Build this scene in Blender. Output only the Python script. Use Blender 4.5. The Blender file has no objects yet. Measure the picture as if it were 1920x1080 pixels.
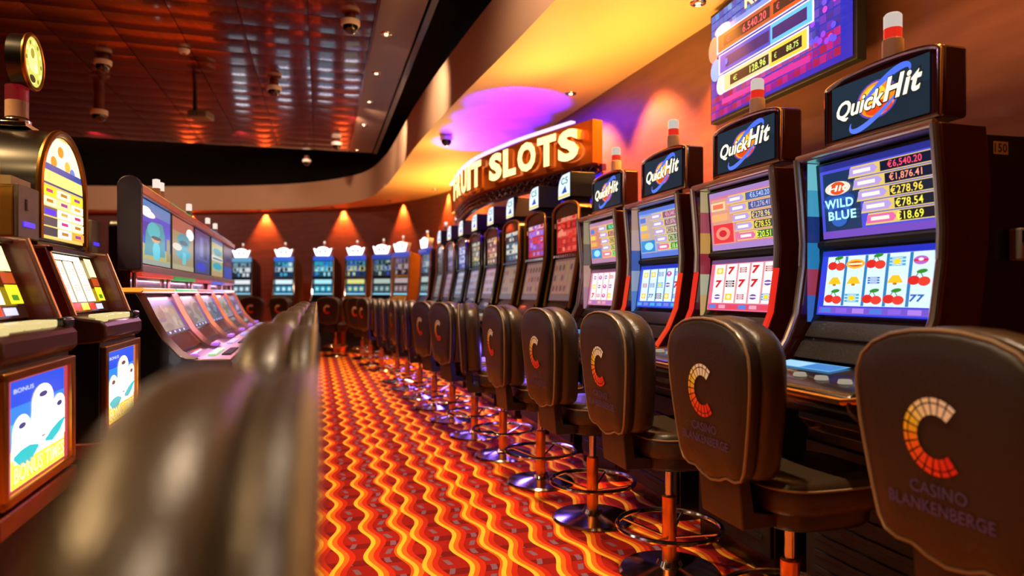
import bpy, math, random
from mathutils import Vector, Matrix
random.seed(7)
PI = math.pi
S = bpy.context.scene
C = S.collection
CAMH = 1.17

# ------------------------------------------------------------------ materials
def lin(h, k=1.0):
    if isinstance(h, str):
        h = h.lstrip('#')
        v = [int(h[i:i+2], 16) / 255 for i in (0, 2, 4)]
        v = [x / 12.92 if x <= .04045 else ((x + .055) / 1.055) ** 2.4 for x in v]
    else:
        v = list(h)
    return (v[0]*k, v[1]*k, v[2]*k, 1)

MATS = {}
def mat(name, col, rough=.5, metal=0., bump=0., bscale=60., vary=0., coat=0., stretch=None, trans=0., spec=None):
    if name in MATS: return MATS[name]
    m = bpy.data.materials.new(name); m.use_nodes = True
    nt = m.node_tree; b = nt.nodes['Principled BSDF']
    c = lin(col)
    b.inputs['Base Color'].default_value = c
    b.inputs['Roughness'].default_value = rough
    b.inputs['Metallic'].default_value = metal
    b.inputs['Coat Weight'].default_value = coat
    if trans: b.inputs['Transmission Weight'].default_value = trans
    if spec is not None: b.inputs['Specular IOR Level'].default_value = spec
    if bump or vary:
        tc = nt.nodes.new('ShaderNodeTexCoord')
        src = tc.outputs['Object']
        if stretch:
            mp = nt.nodes.new('ShaderNodeMapping'); mp.inputs['Scale'].default_value = stretch
            nt.links.new(src, mp.inputs['Vector']); src = mp.outputs['Vector']
        n = nt.nodes.new('ShaderNodeTexNoise'); n.inputs['Scale'].default_value = bscale
        n.inputs['Detail'].default_value = 4
        nt.links.new(src, n.inputs['Vector'])
        if vary:
            mx = nt.nodes.new('ShaderNodeMix'); mx.data_type = 'RGBA'
            mx.inputs['A'].default_value = (c[0]*(1-vary), c[1]*(1-vary), c[2]*(1-vary), 1)
            mx.inputs['B'].default_value = (c[0]*(1+vary), c[1]*(1+vary), c[2]*(1+vary), 1)
            nt.links.new(n.outputs['Fac'], mx.inputs['Factor'])
            nt.links.new(mx.outputs['Result'], b.inputs['Base Color'])
        if bump:
            bp = nt.nodes.new('ShaderNodeBump'); bp.inputs['Strength'].default_value = bump
            bp.inputs['Distance'].default_value = .004
            nt.links.new(n.outputs['Fac'], bp.inputs['Height'])
            nt.links.new(bp.outputs['Normal'], b.inputs['Normal'])
    MATS[name] = m
    return m

def glow(col, k=1.0):
    key = 'lit_%s_%.2f' % (str(col).lstrip('#'), k)
    if key in MATS: return MATS[key]
    m = bpy.data.materials.new(key); m.use_nodes = True
    b = m.node_tree.nodes['Principled BSDF']
    b.inputs['Base Color'].default_value = (.01, .01, .01, 1)
    b.inputs['Roughness'].default_value = .25
    b.inputs['Emission Color'].default_value = lin(col)
    b.inputs['Emission Strength'].default_value = k
    MATS[key] = m
    return m

BLACK = mat('black_lacquer', '#0b0908', .28, coat=.3, vary=.2, bscale=3)
MATTE = mat('matte_black', '#0d0b0a', .6, vary=.3, bscale=8)
WINE = mat('wine_lacquer', '#3a120c', .22, coat=.6, vary=.25, bscale=5)
CHROME = mat('chrome', '#d8d0c8', .13, 1., vary=.05, bscale=20)
SOFTCH = mat('brushed_chrome', '#e6dcd4', .28, 1., vary=.05, bscale=20)
PINKCH = mat('satin_chrome', '#e2bcae', .32, 1., vary=.05, bscale=20)
COPPER = mat('copper_sleeve', '#f0984a', .3, 1., vary=.12, bscale=30)
BRASS = mat('brass', '#c08a3a', .3, 1., vary=.1, bscale=30)
LEATHER = mat('dark_leather', '#35281a', .32, bump=.25, bscale=160, vary=.15)
LEATHER2 = mat('dark_leather_panel', '#271b13', .4, bump=.25, bscale=160, vary=.15)
PIPING = mat('leather_piping', '#8a7355', .3, vary=.15, bscale=40)
VINYL = mat('black_vinyl', '#15100d', .4, bump=.2, bscale=120)
WOODD = mat('dark_wood', '#3b1c10', .35, vary=.5, bscale=9, stretch=(8, 8, 1), coat=.2)
WOODR = mat('red_wood', '#6e2410', .35, vary=.4, bscale=9, stretch=(1, 8, 8), coat=.2)
GOLD = mat('gold_plate', '#b88838', .4, .35, vary=.3, bscale=14)
GREY = mat('grey_plastic', '#77706c', .4, vary=.1, bscale=20)
CREAM = mat('cream_plate', '#b8a27c', .5, vary=.1, bscale=30)
WHITEP = mat('white_plastic', '#efe6e0', .4, vary=.05, bscale=20)
DOME = mat('smoked_dome', '#0a0a0c', .06, coat=1.)
GLASSK = mat('dark_glass', '#08080a', .1, coat=.5)

# ------------------------------------------------------------------ mesh builder
class MB:
    def __init__(s): s.v = []; s.f = []; s.m = []
    def add(s, vs, fs, mi=0):
        o = len(s.v); s.v += [tuple(p) for p in vs]
        s.f += [tuple(i + o for i in f) for f in fs]; s.m += [mi]*len(fs)
        return s
    def box(s, x0, x1, y0, y1, z0, z1, mi=0):
        vs = [(x, y, z) for x in (x0, x1) for y in (y0, y1) for z in (z0, z1)]
        return s.add(vs, [(0,1,3,2),(4,6,7,5),(0,4,5,1),(2,3,7,6),(0,2,6,4),(1,5,7,3)], mi)
    def prism_x(s, poly, x0, x1, mi=0):     # poly in (y,z)
        n = len(poly)
        vs = [(x0, y, z) for y, z in poly] + [(x1, y, z) for y, z in poly]
        fs = [tuple(range(n)), tuple(range(2*n-1, n-1, -1))]
        fs += [(i, i+n, (i+1) % n + n, (i+1) % n) for i in range(n)]
        return s.add(vs, fs, mi)
    def prism_y(s, poly, y0, y1, mi=0):     # poly in (x,z)
        n = len(poly)
        vs = [(x, y0, z) for x, z in poly] + [(x, y1, z) for x, z in poly]
        fs = [tuple(range(n)), tuple(range(2*n-1, n-1, -1))]
        fs += [(i, i+n, (i+1) % n + n, (i+1) % n) for i in range(n)]
        return s.add(vs, fs, mi)
    def prism_z(s, poly, z0, z1, mi=0):
        n = len(poly)
        vs = [(x, y, z0) for x, y in poly] + [(x, y, z1) for x, y in poly]
        fs = [tuple(range(n)), tuple(range(2*n-1, n-1, -1))]
        fs += [(i, i+n, (i+1) % n + n, (i+1) % n) for i in range(n)]
        return s.add(vs, fs, mi)
    def loft(s, rings, mi=0, cap=True, closed=True):
        n = len(rings[0]); vs = [p for r in rings for p in r]; fs = []
        for k in range(len(rings)-1):
            for i in range(n if closed else n-1):
                a, b = k*n+i, k*n+(i+1) % n
                fs.append((a, b, b+n, a+n))
        if cap and closed:
            fs.append(tuple(range(n-1, -1, -1))); fs.append(tuple(range((len(rings)-1)*n, len(rings)*n)))
        return s.add(vs, fs, mi)
    def lathe(s, prof, n=24, cx=0, cy=0, cz=0, mi=0):   # prof (r,z)
        rings = [[(cx+r*math.cos(2*PI*i/n), cy+r*math.sin(2*PI*i/n), cz+z) for i in range(n)] for r, z in prof]
        return s.loft(rings, mi)
    def tube(s, pts, r, n=8, closed=False, mi=0):
        pts = [Vector(p) for p in pts]; rings = []; k = len(pts)
        up0 = None
        for i, p in enumerate(pts):
            a = pts[(i-1) % k] if (closed or i > 0) else p
            b = pts[(i+1) % k] if (closed or i < k-1) else p
            t = (b-a)
            t = t.normalized() if t.length > 1e-9 else Vector((0,0,1))
            if up0 is None:
                up0 = Vector((0,0,1)) if abs(t.z) < .9 else Vector((1,0,0))
            u = (up0 - t*up0.dot(t))
            u = u.normalized() if u.length > 1e-6 else t.orthogonal().normalized()
            w = t.cross(u); up0 = u
            rr = r[i] if isinstance(r, (list, tuple)) else r
            rings.append([tuple(p + (u*math.cos(2*PI*j/n) + w*math.sin(2*PI*j/n))*rr) for j in range(n)])
        if closed: rings.append(rings[0])
        return s.loft(rings, mi, cap=not closed)
    def strip(s, pa, pb, mi=0):
        n = len(pa)
        return s.add(list(pa)+list(pb), [(i, i+1, i+1+n, i+n) for i in range(n-1)], mi)
    def build(s, name, mats, parent=None, smooth=True, bevel=0., seg=2, angle=35, recalc=True):
        me = bpy.data.meshes.new(name)
        me.from_pydata(s.v, [], s.f)
        if not isinstance(mats, (list, tuple)): mats = [mats]
        for m in mats: me.materials.append(m)
        me.polygons.foreach_set('material_index', s.m)
        if recalc:
            import bmesh
            bm = bmesh.new(); bm.from_mesh(me)
            bmesh.ops.recalc_face_normals(bm, faces=bm.faces); bm.to_mesh(me); bm.free()
        if smooth:
            me.polygons.foreach_set('use_smooth', [True]*len(me.polygons))
            me.set_sharp_from_angle(angle=math.radians(angle))
        me.update()
        o = bpy.data.objects.new(name, me); C.objects.link(o)
        if bevel:
            b = o.modifiers.new('edge', 'BEVEL'); b.width = bevel; b.segments = seg
            b.limit_method = 'ANGLE'; b.angle_limit = math.radians(40)
        if parent: o.parent = parent
        return o

# text outlines, cached and normalised to the unit box
TXT = {}
def text_geo(st, bold=.0, shear=0.):
    k = (st, bold, shear)
    if k in TXT: return TXT[k]
    cu = bpy.data.curves.new('t', 'FONT'); cu.body = st; cu.offset = bold; cu.shear = shear
    cu.resolution_u = 3; cu.fill_mode = 'FRONT'; cu.space_character = 1.0 + 2.4*bold + (.03 if bold else 0)
    o = bpy.data.objects.new('t', cu); C.objects.link(o)
    dg = bpy.context.evaluated_depsgraph_get()
    me = bpy.data.meshes.new_from_object(o.evaluated_get(dg))
    vs = [(v.co.x, v.co.y) for v in me.vertices]; fs = [tuple(p.vertices) for p in me.polygons]
    bpy.data.objects.remove(o); bpy.data.curves.remove(cu); bpy.data.meshes.remove(me)
    x0 = min(v[0] for v in vs); x1 = max(v[0] for v in vs)
    y0 = min(v[1] for v in vs); y1 = max(v[1] for v in vs)
    vs = [((x-x0)/(x1-x0), (y-y0)/(y1-y0)) for x, y in vs]
    TXT[k] = (vs, fs, (x1-x0)/(y1-y0))
    return TXT[k]

class Art:
    """flat printed/lit artwork: local x right, z up, front faces -y; unit square stretched to w x h"""
    def __init__(s, w, h): s.w = w; s.h = h; s.mb = MB(); s.mats = []; s.n = 0
    def mi(s, m):
        if m not in s.mats: s.mats.append(m)
        return s.mats.index(m)
    def poly(s, pts, col, k=1., lay=None):
        m = col if not isinstance(col, str) else glow(col, k)
        s.n += 1
        y = -.0002*s.n if lay is None else -.001*lay
        s.mb.add([(x*s.w, y, z*s.h) for x, z in pts], [tuple(range(len(pts)))], s.mi(m)); return s
    def rect(s, x0, z0, x1, z1, col, k=1.): return s.poly([(x0,z0),(x1,z0),(x1,z1),(x0,z1)], col, k)
    def ell(s, cx, cz, rx, rz, col, k=1., n=24, rot=0.):
        return s.poly([(cx+rx*math.cos(2*PI*i/n)*math.cos(rot)-rz*math.sin(2*PI*i/n)*math.sin(rot),
                        cz+rx*math.cos(2*PI*i/n)*math.sin(rot)+rz*math.sin(2*PI*i/n)*math.cos(rot)) for i in range(n)], col, k)
    def stroke(s, pts, wd, col, k=1.):
        m = glow(col, k); s.n += 1; y = -.0002*s.n
        L = []; R = []
        for i, p in enumerate(pts):
            a = pts[max(i-1,0)]; b = pts[min(i+1,len(pts)-1)]
            dx, dz = (b[0]-a[0])*s.w, (b[1]-a[1])*s.h; l = math.hypot(dx, dz) or 1
            w = wd[i] if isinstance(wd, (list, tuple)) else wd
            L.append((p[0]*s.w-dz/l*w, y, p[1]*s.h+dx/l*w)); R.append((p[0]*s.w+dz/l*w, y, p[1]*s.h-dx/l*w))
        s.mb.strip(L, R, s.mi(m)); return s
    def text(s, st, x0, z0, x1, z1, col, k=1., bold=.0, shear=0., rise=0., keep=False, align=.5):
        m = col if not isinstance(col, str) else glow(col, k)
        if 'Q' in st and bold:        # this glyph cannot be fattened by its outline: strike it several times
            bx, bz = bold*.30*(x1-x0), bold*1.0*(z1-z0)
            for q in range(8):
                s.text(st, x0+bx*(1+math.cos(q*PI/4)), z0+bz*(1+math.sin(q*PI/4)), x1-bx*(1-math.cos(q*PI/4)), z1-bz*(1-math.sin(q*PI/4)), col, k, 0., shear, rise, keep, align)
            return s
        vs, fs, asp = text_geo(st, bold, shear); s.n += 1; y = -.0002*s.n
        if keep:
            wd = min(x1-x0, asp*(z1-z0)*s.h/s.w); c = x0+(x1-x0-wd)*align; x0, x1 = c, c+wd
        s.mb.add([((x0+(x1-x0)*u)*s.w, y, (z0+(z1-z0)*v+rise*u)*s.h) for u, v in vs], fs, s.mi(m)); return s
    def build(s, name, parent, M=None):
        if M is not None: s.mb.v = [tuple(M @ Vector(v)) for v in s.mb.v]
        o = s.mb.build(name, s.mats, parent, smooth=False, recalc=False)
        me = o.data                                   # turn every face to the front (-y before M)
        fr = (M.to_3x3() @ Vector((0,-1,0))) if M is not None else Vector((0,-1,0))
        import bmesh
        bm = bmesh.new(); bm.from_mesh(me); bm.normal_update()
        bmesh.ops.reverse_faces(bm, faces=[f for f in bm.faces if f.normal.dot(fr) < 0]); bm.to_mesh(me); bm.free()
        return o

def plane_M(x0, p0, p1):
    """art frame with lower-left corner at x0, lower edge at (y,z)=p0, upper edge at p1"""
    a = Vector((0, p1[0]-p0[0], p1[1]-p0[1])); L = a.length; a /= L
    nrm = Vector((0, -a.z, a.y))    # front
    M = Matrix(((1,0,0,x0),(0,-nrm.y,a.y,p0[0]),(0,-nrm.z,a.z,p0[1]),(0,0,0,1)))
    return M, L

# ------------------------------------------------------------------ things
def thing(name, label, cat, loc=(0,0,0), rz=0., group=None):
    o = bpy.data.objects.new(name, None); C.objects.link(o)
    o.location = loc; o.rotation_euler = (0,0,rz); o.empty_display_size = .1
    tag(o, label, cat, group); return o
def tag(o, label, cat, group=None):
    o['label'] = label; o['category'] = cat
    if group: o['group'] = group
    return o
def struct(o): o['kind'] = 'structure'; return o
KIDS = {}
def kids(o):
    return [c for c in bpy.data.objects if c.parent == o]
def dup(root, label, loc, rz, group=None):
    r = root.copy(); C.objects.link(r); r.location = loc; r.rotation_euler = (0,0,rz); r['label'] = label
    if group: r['group'] = group
    for ch in kids(root):
        c = ch.copy(); C.objects.link(c); c.parent = r
        for g in kids(ch):
            d = g.copy(); C.objects.link(d); d.parent = c
    return r

# ------------------------------------------------------------------ camera
cam = bpy.data.cameras.new('camera'); co = bpy.data.objects.new('camera', cam); C.objects.link(co)
co.location = (0, 0, CAMH); co.rotation_euler = (PI/2, 0, 0)
cam.lens = 24; cam.sensor_width = 36; cam.shift_y = 9/1920
cam.clip_start = .02; cam.clip_end = 80
cam.dof.use_dof = True; cam.dof.focus_distance = 2.9; cam.dof.aperture_fstop = 1.75
S.camera = co
S.view_settings.view_transform = 'Standard'; S.view_settings.look = 'None'
S.view_settings.exposure = 0; S.view_settings.gamma = 1
S.view_settings.use_curve_mapping = False

# directions: the rows run along DR, the aisle-side normal of the right row is NR
DR = Vector((-.276, .961, 0)); NR = Vector((-.961, -.276, 0))
TH_R = -math.atan2(.961, .276)            # local -y looks along NR
TH_L = math.atan2(.956, -.292)            # left machines look the other way

#@@SETTING
# ------------------------------------------------------------------ setting
def catmull(pts, k=6):
    out = []
    P = [Vector(p) for p in pts]
    for i in range(len(P)-1):
        p0 = P[max(i-1,0)]; p1 = P[i]; p2 = P[i+1]; p3 = P[min(i+2,len(P)-1)]
        for j in range(k):
            t = j/k
            out.append(.5*((2*p1)+(-p0+p2)*t+(2*p0-5*p1+4*p2-p3)*t*t+(-p0+3*p1-3*p2+p3)*t**3))
    out.append(P[-1]); return out
def resample(P, n):
    d = [0]
    for a, b in zip(P, P[1:]): d.append(d[-1]+(b-a).length)
    out = []; j = 0
    for i in range(n):
        t = d[-1]*i/(n-1)
        while j < len(P)-2 and d[j+1] < t: j += 1
        f = (t-d[j])/max(d[j+1]-d[j], 1e-9)
        out.append(P[j].lerp(P[j+1], f))
    return out
SOF = 3.04
wall_p = resample(catmull([(3.2,-1),(2.1,2.45),(.5,7.5),(-.81,11.6),(-1.42,13.0),(-2.43,14.25),(-3.3,14.9),(-4.4,15.35),(-6,15.8),(-9,16),(-13,15.7)]), 120)
fas_p = resample(catmull([(2.1,-1),(1.5,.5),(.276,4.36),(-.583,6.78),(-1.236,8.74),(-1.7,10.3),(-2.3,12.2),(-3.0,13.7),(-4.16,14.75),(-5.65,15.3),(-8,15.45),(-13,15.1)]), 120)

def shader(name):
    m = bpy.data.materials.new(name); m.use_nodes = True
    return m, m.node_tree, m.node_tree.nodes['Principled BSDF']

# carpet -----------------------------------------------------------
def carpet_material():
    m, nt, b = shader('wavy_carpet')
    def N(op, a, c=None, d=None):
        n = nt.nodes.new('ShaderNodeMath'); n.operation = op
        for i, x in enumerate((a, c, d)):
            if x is None: continue
            if isinstance(x, (int, float)): n.inputs[i].default_value = x
            else: nt.links.new(x, n.inputs[i])
        return n.outputs[0]
    g = nt.nodes.new('ShaderNodeNewGeometry')
    mp = nt.nodes.new('ShaderNodeMapping'); mp.vector_type = 'POINT'
    mp.inputs['Rotation'].default_value = (0, 0, -math.atan2(.276, .961))
    nt.links.new(g.outputs['Position'], mp.inputs['Vector'])
    sp = nt.nodes.new('ShaderNodeSeparateXYZ'); nt.links.new(mp.outputs['Vector'], sp.inputs[0])
    t, s = sp.outputs['X'], sp.outputs['Y']
    W = .385; lam = .40; A = .024
    ph = N('MULTIPLY', s, 2*PI/lam)
    def dist(t0, phase, amp=A):      # signed offset from a wavy line, wrapped to +-W/2
        w = N('MULTIPLY', N('SINE', N('ADD', ph, phase)), amp)
        d = N('SUBTRACT', N('SUBTRACT', t, t0), w)
        return N('SUBTRACT', N('MULTIPLY', N('FRACT', N('ADD', N('DIVIDE', d, W), .5)), W), W/2)
    lines = [(0., 0.), (.085, PI), (.235, .4)]
    D = [dist(*l) for l in lines]
    def band(d, a, c):               # 1 when a<d<c
        return N('MULTIPLY', N('GREATER_THAN', d, a), N('LESS_THAN', d, c))
    def union(xs):
        o = xs[0]
        for x in xs[1:]: o = N('MAXIMUM', o, x)
        return o
    yel = union([band(d, -.010, .011) for d in D])
    org = union([band(d, .010, .034) for d in D])
    org2 = union([band(d, -.022, -.008) for d in D[:1]])
    red = union([band(d, .034, .060) for d in D])
    sq = N('GREATER_THAN', N('SINE', N('MULTIPLY', s, 2*PI/.1)), -.25)
    pur = N('MULTIPLY', union([band(dist(.15, .4), -.012, .012), band(dist(.325, .9), -.013, .013)]), sq)
    def mix(f, a, c):
        n = nt.nodes.new('ShaderNodeMix'); n.data_type = 'RGBA'
        nt.links.new(f, n.inputs['Factor'])
        for k, x in (('A', a), ('B', c)):
            if isinstance(x, str): n.inputs[k].default_value = lin(x)
            else: nt.links.new(x, n.inputs[k])
        return n.outputs['Result']
    sq2 = N('GREATER_THAN', N('SINE', N('ADD', N('MULTIPLY', s, 2*PI/.2), 1.)), .55)
    col = mix(sq2, '#8f1407', '#6a0b06')
    col = mix(pur, col, '#75505f')
    col = mix(red, col, '#b3240a')
    col = mix(org2, col, '#d8560e')
    col = mix(org, col, '#e2600f')
    col = mix(yel, col, '#f7b02e')
    n = nt.nodes.new('ShaderNodeTexNoise'); n.inputs['Scale'].default_value = 260
    nt.links.new(g.outputs['Position'], n.inputs['Vector'])
    mul = nt.nodes.new('ShaderNodeMix'); mul.data_type = 'RGBA'; mul.blend_type = 'MULTIPLY'
    mul.inputs['Factor'].default_value = .35
    nt.links.new(col, mul.inputs['A']); nt.links.new(n.outputs['Color'], mul.inputs['B'])
    hs = nt.nodes.new('ShaderNodeBump'); hs.inputs['Strength'].default_value = .5; hs.inputs['Distance'].default_value = .004
    nt.links.new(n.outputs['Fac'], hs.inputs['Height']); nt.links.new(hs.outputs['Normal'], b.inputs['Normal'])
    nt.links.new(col, b.inputs['Base Color']); b.inputs['Roughness'].default_value = .9
    b.inputs['Specular IOR Level'].default_value = .15
    return m
mb = MB(); mb.box(-13.2, 5, -3, 16.4, -.1, 0)
struct(mb.build('floor', carpet_material(), smooth=False))

# curved wall with satin red-brown panels ---------------------------
def wall_material():
    m, nt, b = shader('red_brown_wall_panel')
    tc = nt.nodes.new('ShaderNodeTexCoord')
    mp = nt.nodes.new('ShaderNodeMapping'); mp.inputs['Scale'].default_value = (1.2, 1.2, 7)
    nt.links.new(tc.outputs['Object'], mp.inputs['Vector'])
    n = nt.nodes.new('ShaderNodeTexNoise'); n.inputs['Scale'].default_value = 2.2; n.inputs['Detail'].default_value = 6
    nt.links.new(mp.outputs['Vector'], n.inputs['Vector'])
    r = nt.nodes.new('ShaderNodeValToRGB')
    r.color_ramp.elements[0].position = .3; r.color_ramp.elements[0].color = lin('#633c36')
    r.color_ramp.elements[1].position = .7; r.color_ramp.elements[1].color = lin('#744842')
    nt.links.new(n.outputs['Fac'], r.inputs['Fac']); nt.links.new(r.outputs['Color'], b.inputs['Base Color'])
    b.inputs['Roughness'].default_value = .38; b.inputs['Coat Weight'].default_value = .15
    return m
WALLM = wall_material()
mb = MB(); mb.strip([(p.x,p.y,0) for p in wall_p], [(p.x,p.y,SOF+.02) for p in wall_p])
struct(mb.build('wall_right', WALLM, angle=60))
DARKW = mat('dark_wall', '#2a1410', .6, vary=.3, bscale=2)
mb = MB(); mb.box(-13.2,-13.05,-3,16.2,0,4.4); struct(mb.build('wall_left', DARKW, smooth=False))
mb = MB(); mb.box(-13.2,5,-3.1,-2.95,0,4.4); struct(mb.build('wall_rear', DARKW, smooth=False))
# soffit, fascia
PAINT = mat('cream_paint', '#e0bd84', .55, vary=.03, bscale=3)
FASC = mat('beige_paint', '#caa27e', .5, vary=.03, bscale=3)
mb = MB(); mb.strip([(p.x,p.y,SOF) for p in fas_p], [(p.x,p.y,SOF) for p in wall_p])
struct(mb.build('ceiling_soffit', PAINT, angle=60))
FTOP = 3.58
mb = MB()
inn = [(p.x,p.y) for p in fas_p]
nrm = []
for i in range(len(fas_p)):
    a = fas_p[max(i-1,0)]; b_ = fas_p[min(i+1,len(fas_p)-1)]; t = (b_-a).normalized(); nrm.append((t.y,-t.x))
out = [(p[0]+n[0]*.10, p[1]+n[1]*.10) for p, n in zip(inn, nrm)]
mb.strip([(x,y,SOF) for x,y in inn], [(x,y,FTOP) for x,y in inn])
mb.strip([(x,y,FTOP) for x,y in inn], [(x,y,FTOP) for x,y in out])
struct(mb.build('trim_fascia', FASC, angle=60))
VOID = mat('dark_recess', '#1a1513', .25, vary=.3, bscale=2)
mb = MB(); mb.box(-13.2, 5, -3, 16.4, 4.35, 4.45); struct(mb.build('ceiling_recess', VOID, smooth=False))
mb = MB(); mb.strip([(x,y,FTOP) for x,y in out], [(x+n[0]*.3,y+n[1]*.3,4.36) for (x,y),n in zip(out,nrm)])
struct(mb.build('wall_recess', VOID, angle=60))

# glossy red ceiling of slightly pillowed metal panels
def ceil_material():
    m, nt, b = shader('glossy_red_ceiling_panel')
    tc = nt.nodes.new('ShaderNodeTexCoord')
    n = nt.nodes.new('ShaderNodeTexNoise'); n.inputs['Scale'].default_value = .5
    nt.links.new(tc.outputs['Object'], n.inputs['Vector'])
    r = nt.nodes.new('ShaderNodeValToRGB')
    r.color_ramp.elements[0].position = .35; r.color_ramp.elements[0].color = lin('#540a16')
    r.color_ramp.elements[1].position = .65; r.color_ramp.elements[1].color = lin('#6c0f1c')
    nt.links.new(n.outputs['Fac'], r.inputs['Fac']); nt.links.new(r.outputs['Color'], b.inputs['Base Color'])
    b.inputs['Metallic'].default_value = .55; b.inputs['Roughness'].default_value = .2
    b.inputs['Coat Weight'].default_value = 1.; b.inputs['Coat Roughness'].default_value = .07
    return m
CEZ = 3.67
dv = Vector((-.27, .963)).normalized(); tv = Vector((dv.y, -dv.x))
def st(s, t): return dv*s + tv*t
TE = .50*dv.y        # right edge of the red ceiling
mb = MB(); tw, tl = .59, .40; K = 4
for i in range(23):
    for j in range(-6, 31):
        t1 = TE - i*tw; s0 = j*tl
        g = .0035; jz = random.uniform(-.0015, .0015); tx = random.uniform(-.002,.002)
        base = []
        for a in range(K+1):
            for c in range(K+1):
                u = -1+2*a/K; v = -1+2*c/K
                p = st(s0+g+(tl-2*g)*c/K, t1-g-(tw-2*g)*a/K)
                base.append((p.x, p.y, CEZ + jz + tx*u - .006*(1-u*u) - .004*(1-v*v)))
        fs = [(a*(K+1)+c, a*(K+1)+c+1, (a+1)*(K+1)+c+1, (a+1)*(K+1)+c) for a in range(K) for c in range(K)]
        mb.add(base, fs)
        lo = [base[0], base[K], base[-1], base[-1-K]]
        mb.add(lo+[(x,y,z+.02) for x,y,z in lo], [(0,1,5,4),(1,2,6,5),(2,3,7,6),(3,0,4,7)])
struct(mb.build('ceiling', ceil_material(), angle=30))
mb = MB()
q = [st(-2.5,TE), st(12.1,TE), st(12.1,TE-13.6), st(-2.5,TE-13.6)]
mb.prism_z([(p.x,p.y) for p in q], CEZ+.022, CEZ+.05)
struct(mb.build('ceiling_grid_backing', MATTE, smooth=False))
STRIPM = mat('bronze_ceiling_strip', '#6a5040', .35, .4, vary=.2, bscale=3)
TE2 = .92*dv.y
mb = MB(); q = [st(-2.5,TE+.01), st(12.4,TE+.01), st(12.4,TE2), st(-2.5,TE2)]
mb.prism_z([(p.x,p.y) for p in q], CEZ-.005, CEZ+.05)
struct(mb.build('ceiling_strip', STRIPM, smooth=False))
mb = MB(); q = [st(-2.5,TE2+.02), st(12.4,TE2+.02), st(12.4,TE2+.08), st(-2.5,TE2+.08)]
mb.prism_z([(p.x,p.y) for p in q], CEZ-.02, CEZ+.25)
struct(mb.build('trim_strip_edge', BLACK, smooth=False))
mb = MB(); q = [st(-2.5,TE-.012), st(12.1,TE-.012), st(12.1,TE+.012), st(-2.5,TE+.012)]
mb.prism_z([(p.x,p.y) for p in q], CEZ-.03, CEZ-.004)
struct(mb.build('trim_ceiling_edge', mat('red_bronze_trim', '#8a3a20', .2, .9), smooth=False))

# ------------------------------------------------------------------ lamps
def lamp(name, kind, loc, energy, col, parent=None, **kw):
    l = bpy.data.lights.new(name, kind); l.energy = energy; l.color = lin(col)[:3] if isinstance(col, str) else col
    o = bpy.data.objects.new(name, l); C.objects.link(o); o.location = loc
    aim = kw.pop('aim', None)
    for k, v in kw.items(): setattr(l, k, v)
    if aim is not None:
        o.rotation_euler = (Vector(aim)).to_track_quat('-Z', 'Y').to_euler()
    if parent: o.parent = parent
    return o
def downlight_thing(label, x, y, z, r=.045, k=12., group=None):
    t = thing('ceiling_light', label, 'ceiling light', (x, y, z), 0, group)
    mb = MB(); mb.lathe([(r*.8,-.006),(r*.82,-.012),(r*1.25,-.008),(r*1.35,0),(r*.8,0)], 20); mb.build('trim_ring', CHROME, t)
    mb = MB(); mb.lathe([(.001,-.007),(r*.8,-.005),(r*.8,0),(.001,0)], 16); mb.build('lens', glow('#ffd9a0', k), t)
    return t
#@@LIGHTS
WARM = (1, .50, .16)
sof_lights = [(1.2,4.4,'nearest soffit downlight beside the jackpot display'),
              (.55,6.4,'soffit downlight above the illuminated sign'),
              (-1.4,12.35,'soffit downlight where the wall starts to curve'),
              (-2.5,13.85,'soffit downlight in the bend, second from the sign'),
              (-3.93,14.92,'soffit downlight at the rear wall, third from the sign'),
              (-5.75,15.5,'soffit downlight farthest to the rear, near the bank display')]
for i, (x, y, lb) in enumerate(sof_lights):
    downlight_thing('small round ' + lb, x, y, SOF, .04, 14, 'soffit downlights')
fascia_fills = [((-2.2,9.6),(-3.2,13.8)),((-4.2,10.5),(-4.6,14.9)),((-6.5,10.5),(-7,15.4)),((-9.5,10.5),(-10,15.3)),((-1.35,6.8),(-.62,7.6)),((-.5,3.7),(.35,4.7)),((.08,1.6),(.95,2.6)),((-2.0,9.2),(-1.5,10.2))]
for (x0,y0),(x1,y1) in fascia_fills:  # added fill spots below the ceiling, no fixtures, to brighten the fascia
    lamp('fascia_fill','SPOT',(x0,y0,3.6),190 if y0 > 9.3 else 110,(1,.70,.50),spot_size=math.radians(80),spot_blend=.9,shadow_soft_size=.06,aim=(x1-x0,y1-y0,-.25 if y0 > 9 else -.5))
spots = [(2.15,.9),(1.72,2.3),(1.28,4.3),(.95,5.35),(.62,6.35),(-.05,8.4),(-.62,10.4),(-1.36,12.35),(-2.43,13.85),(-3.88,14.85),(-5.72,15.42),(-7.5,15.65)]
for x, y in spots:
    j = min(range(len(wall_p)), key=lambda i: (wall_p[i].x-x)**2+(wall_p[i].y-y)**2)
    w = wall_p[j]; d = Vector((w.x-x, w.y-y, 0)); d = d.normalized() if d.length > .01 else Vector((0,1,0))
    far = y > 11
    pos = Vector((w.x, w.y, SOF-.03)) - d*(.06 if far else .42)
    lamp('wall_washer', 'SPOT', pos, (560 if far else (800 if 6 < y < 7 else 600 if 4 < y < 6 else 300 if y > 7 else 25)), (1,.21,.03) if far else (1,.30,.035), spot_size=math.radians(80 if far else 90), spot_blend=.6,
         shadow_soft_size=.03, aim=d*(.10 if far else .28) + Vector((0,0,-1)))
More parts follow.
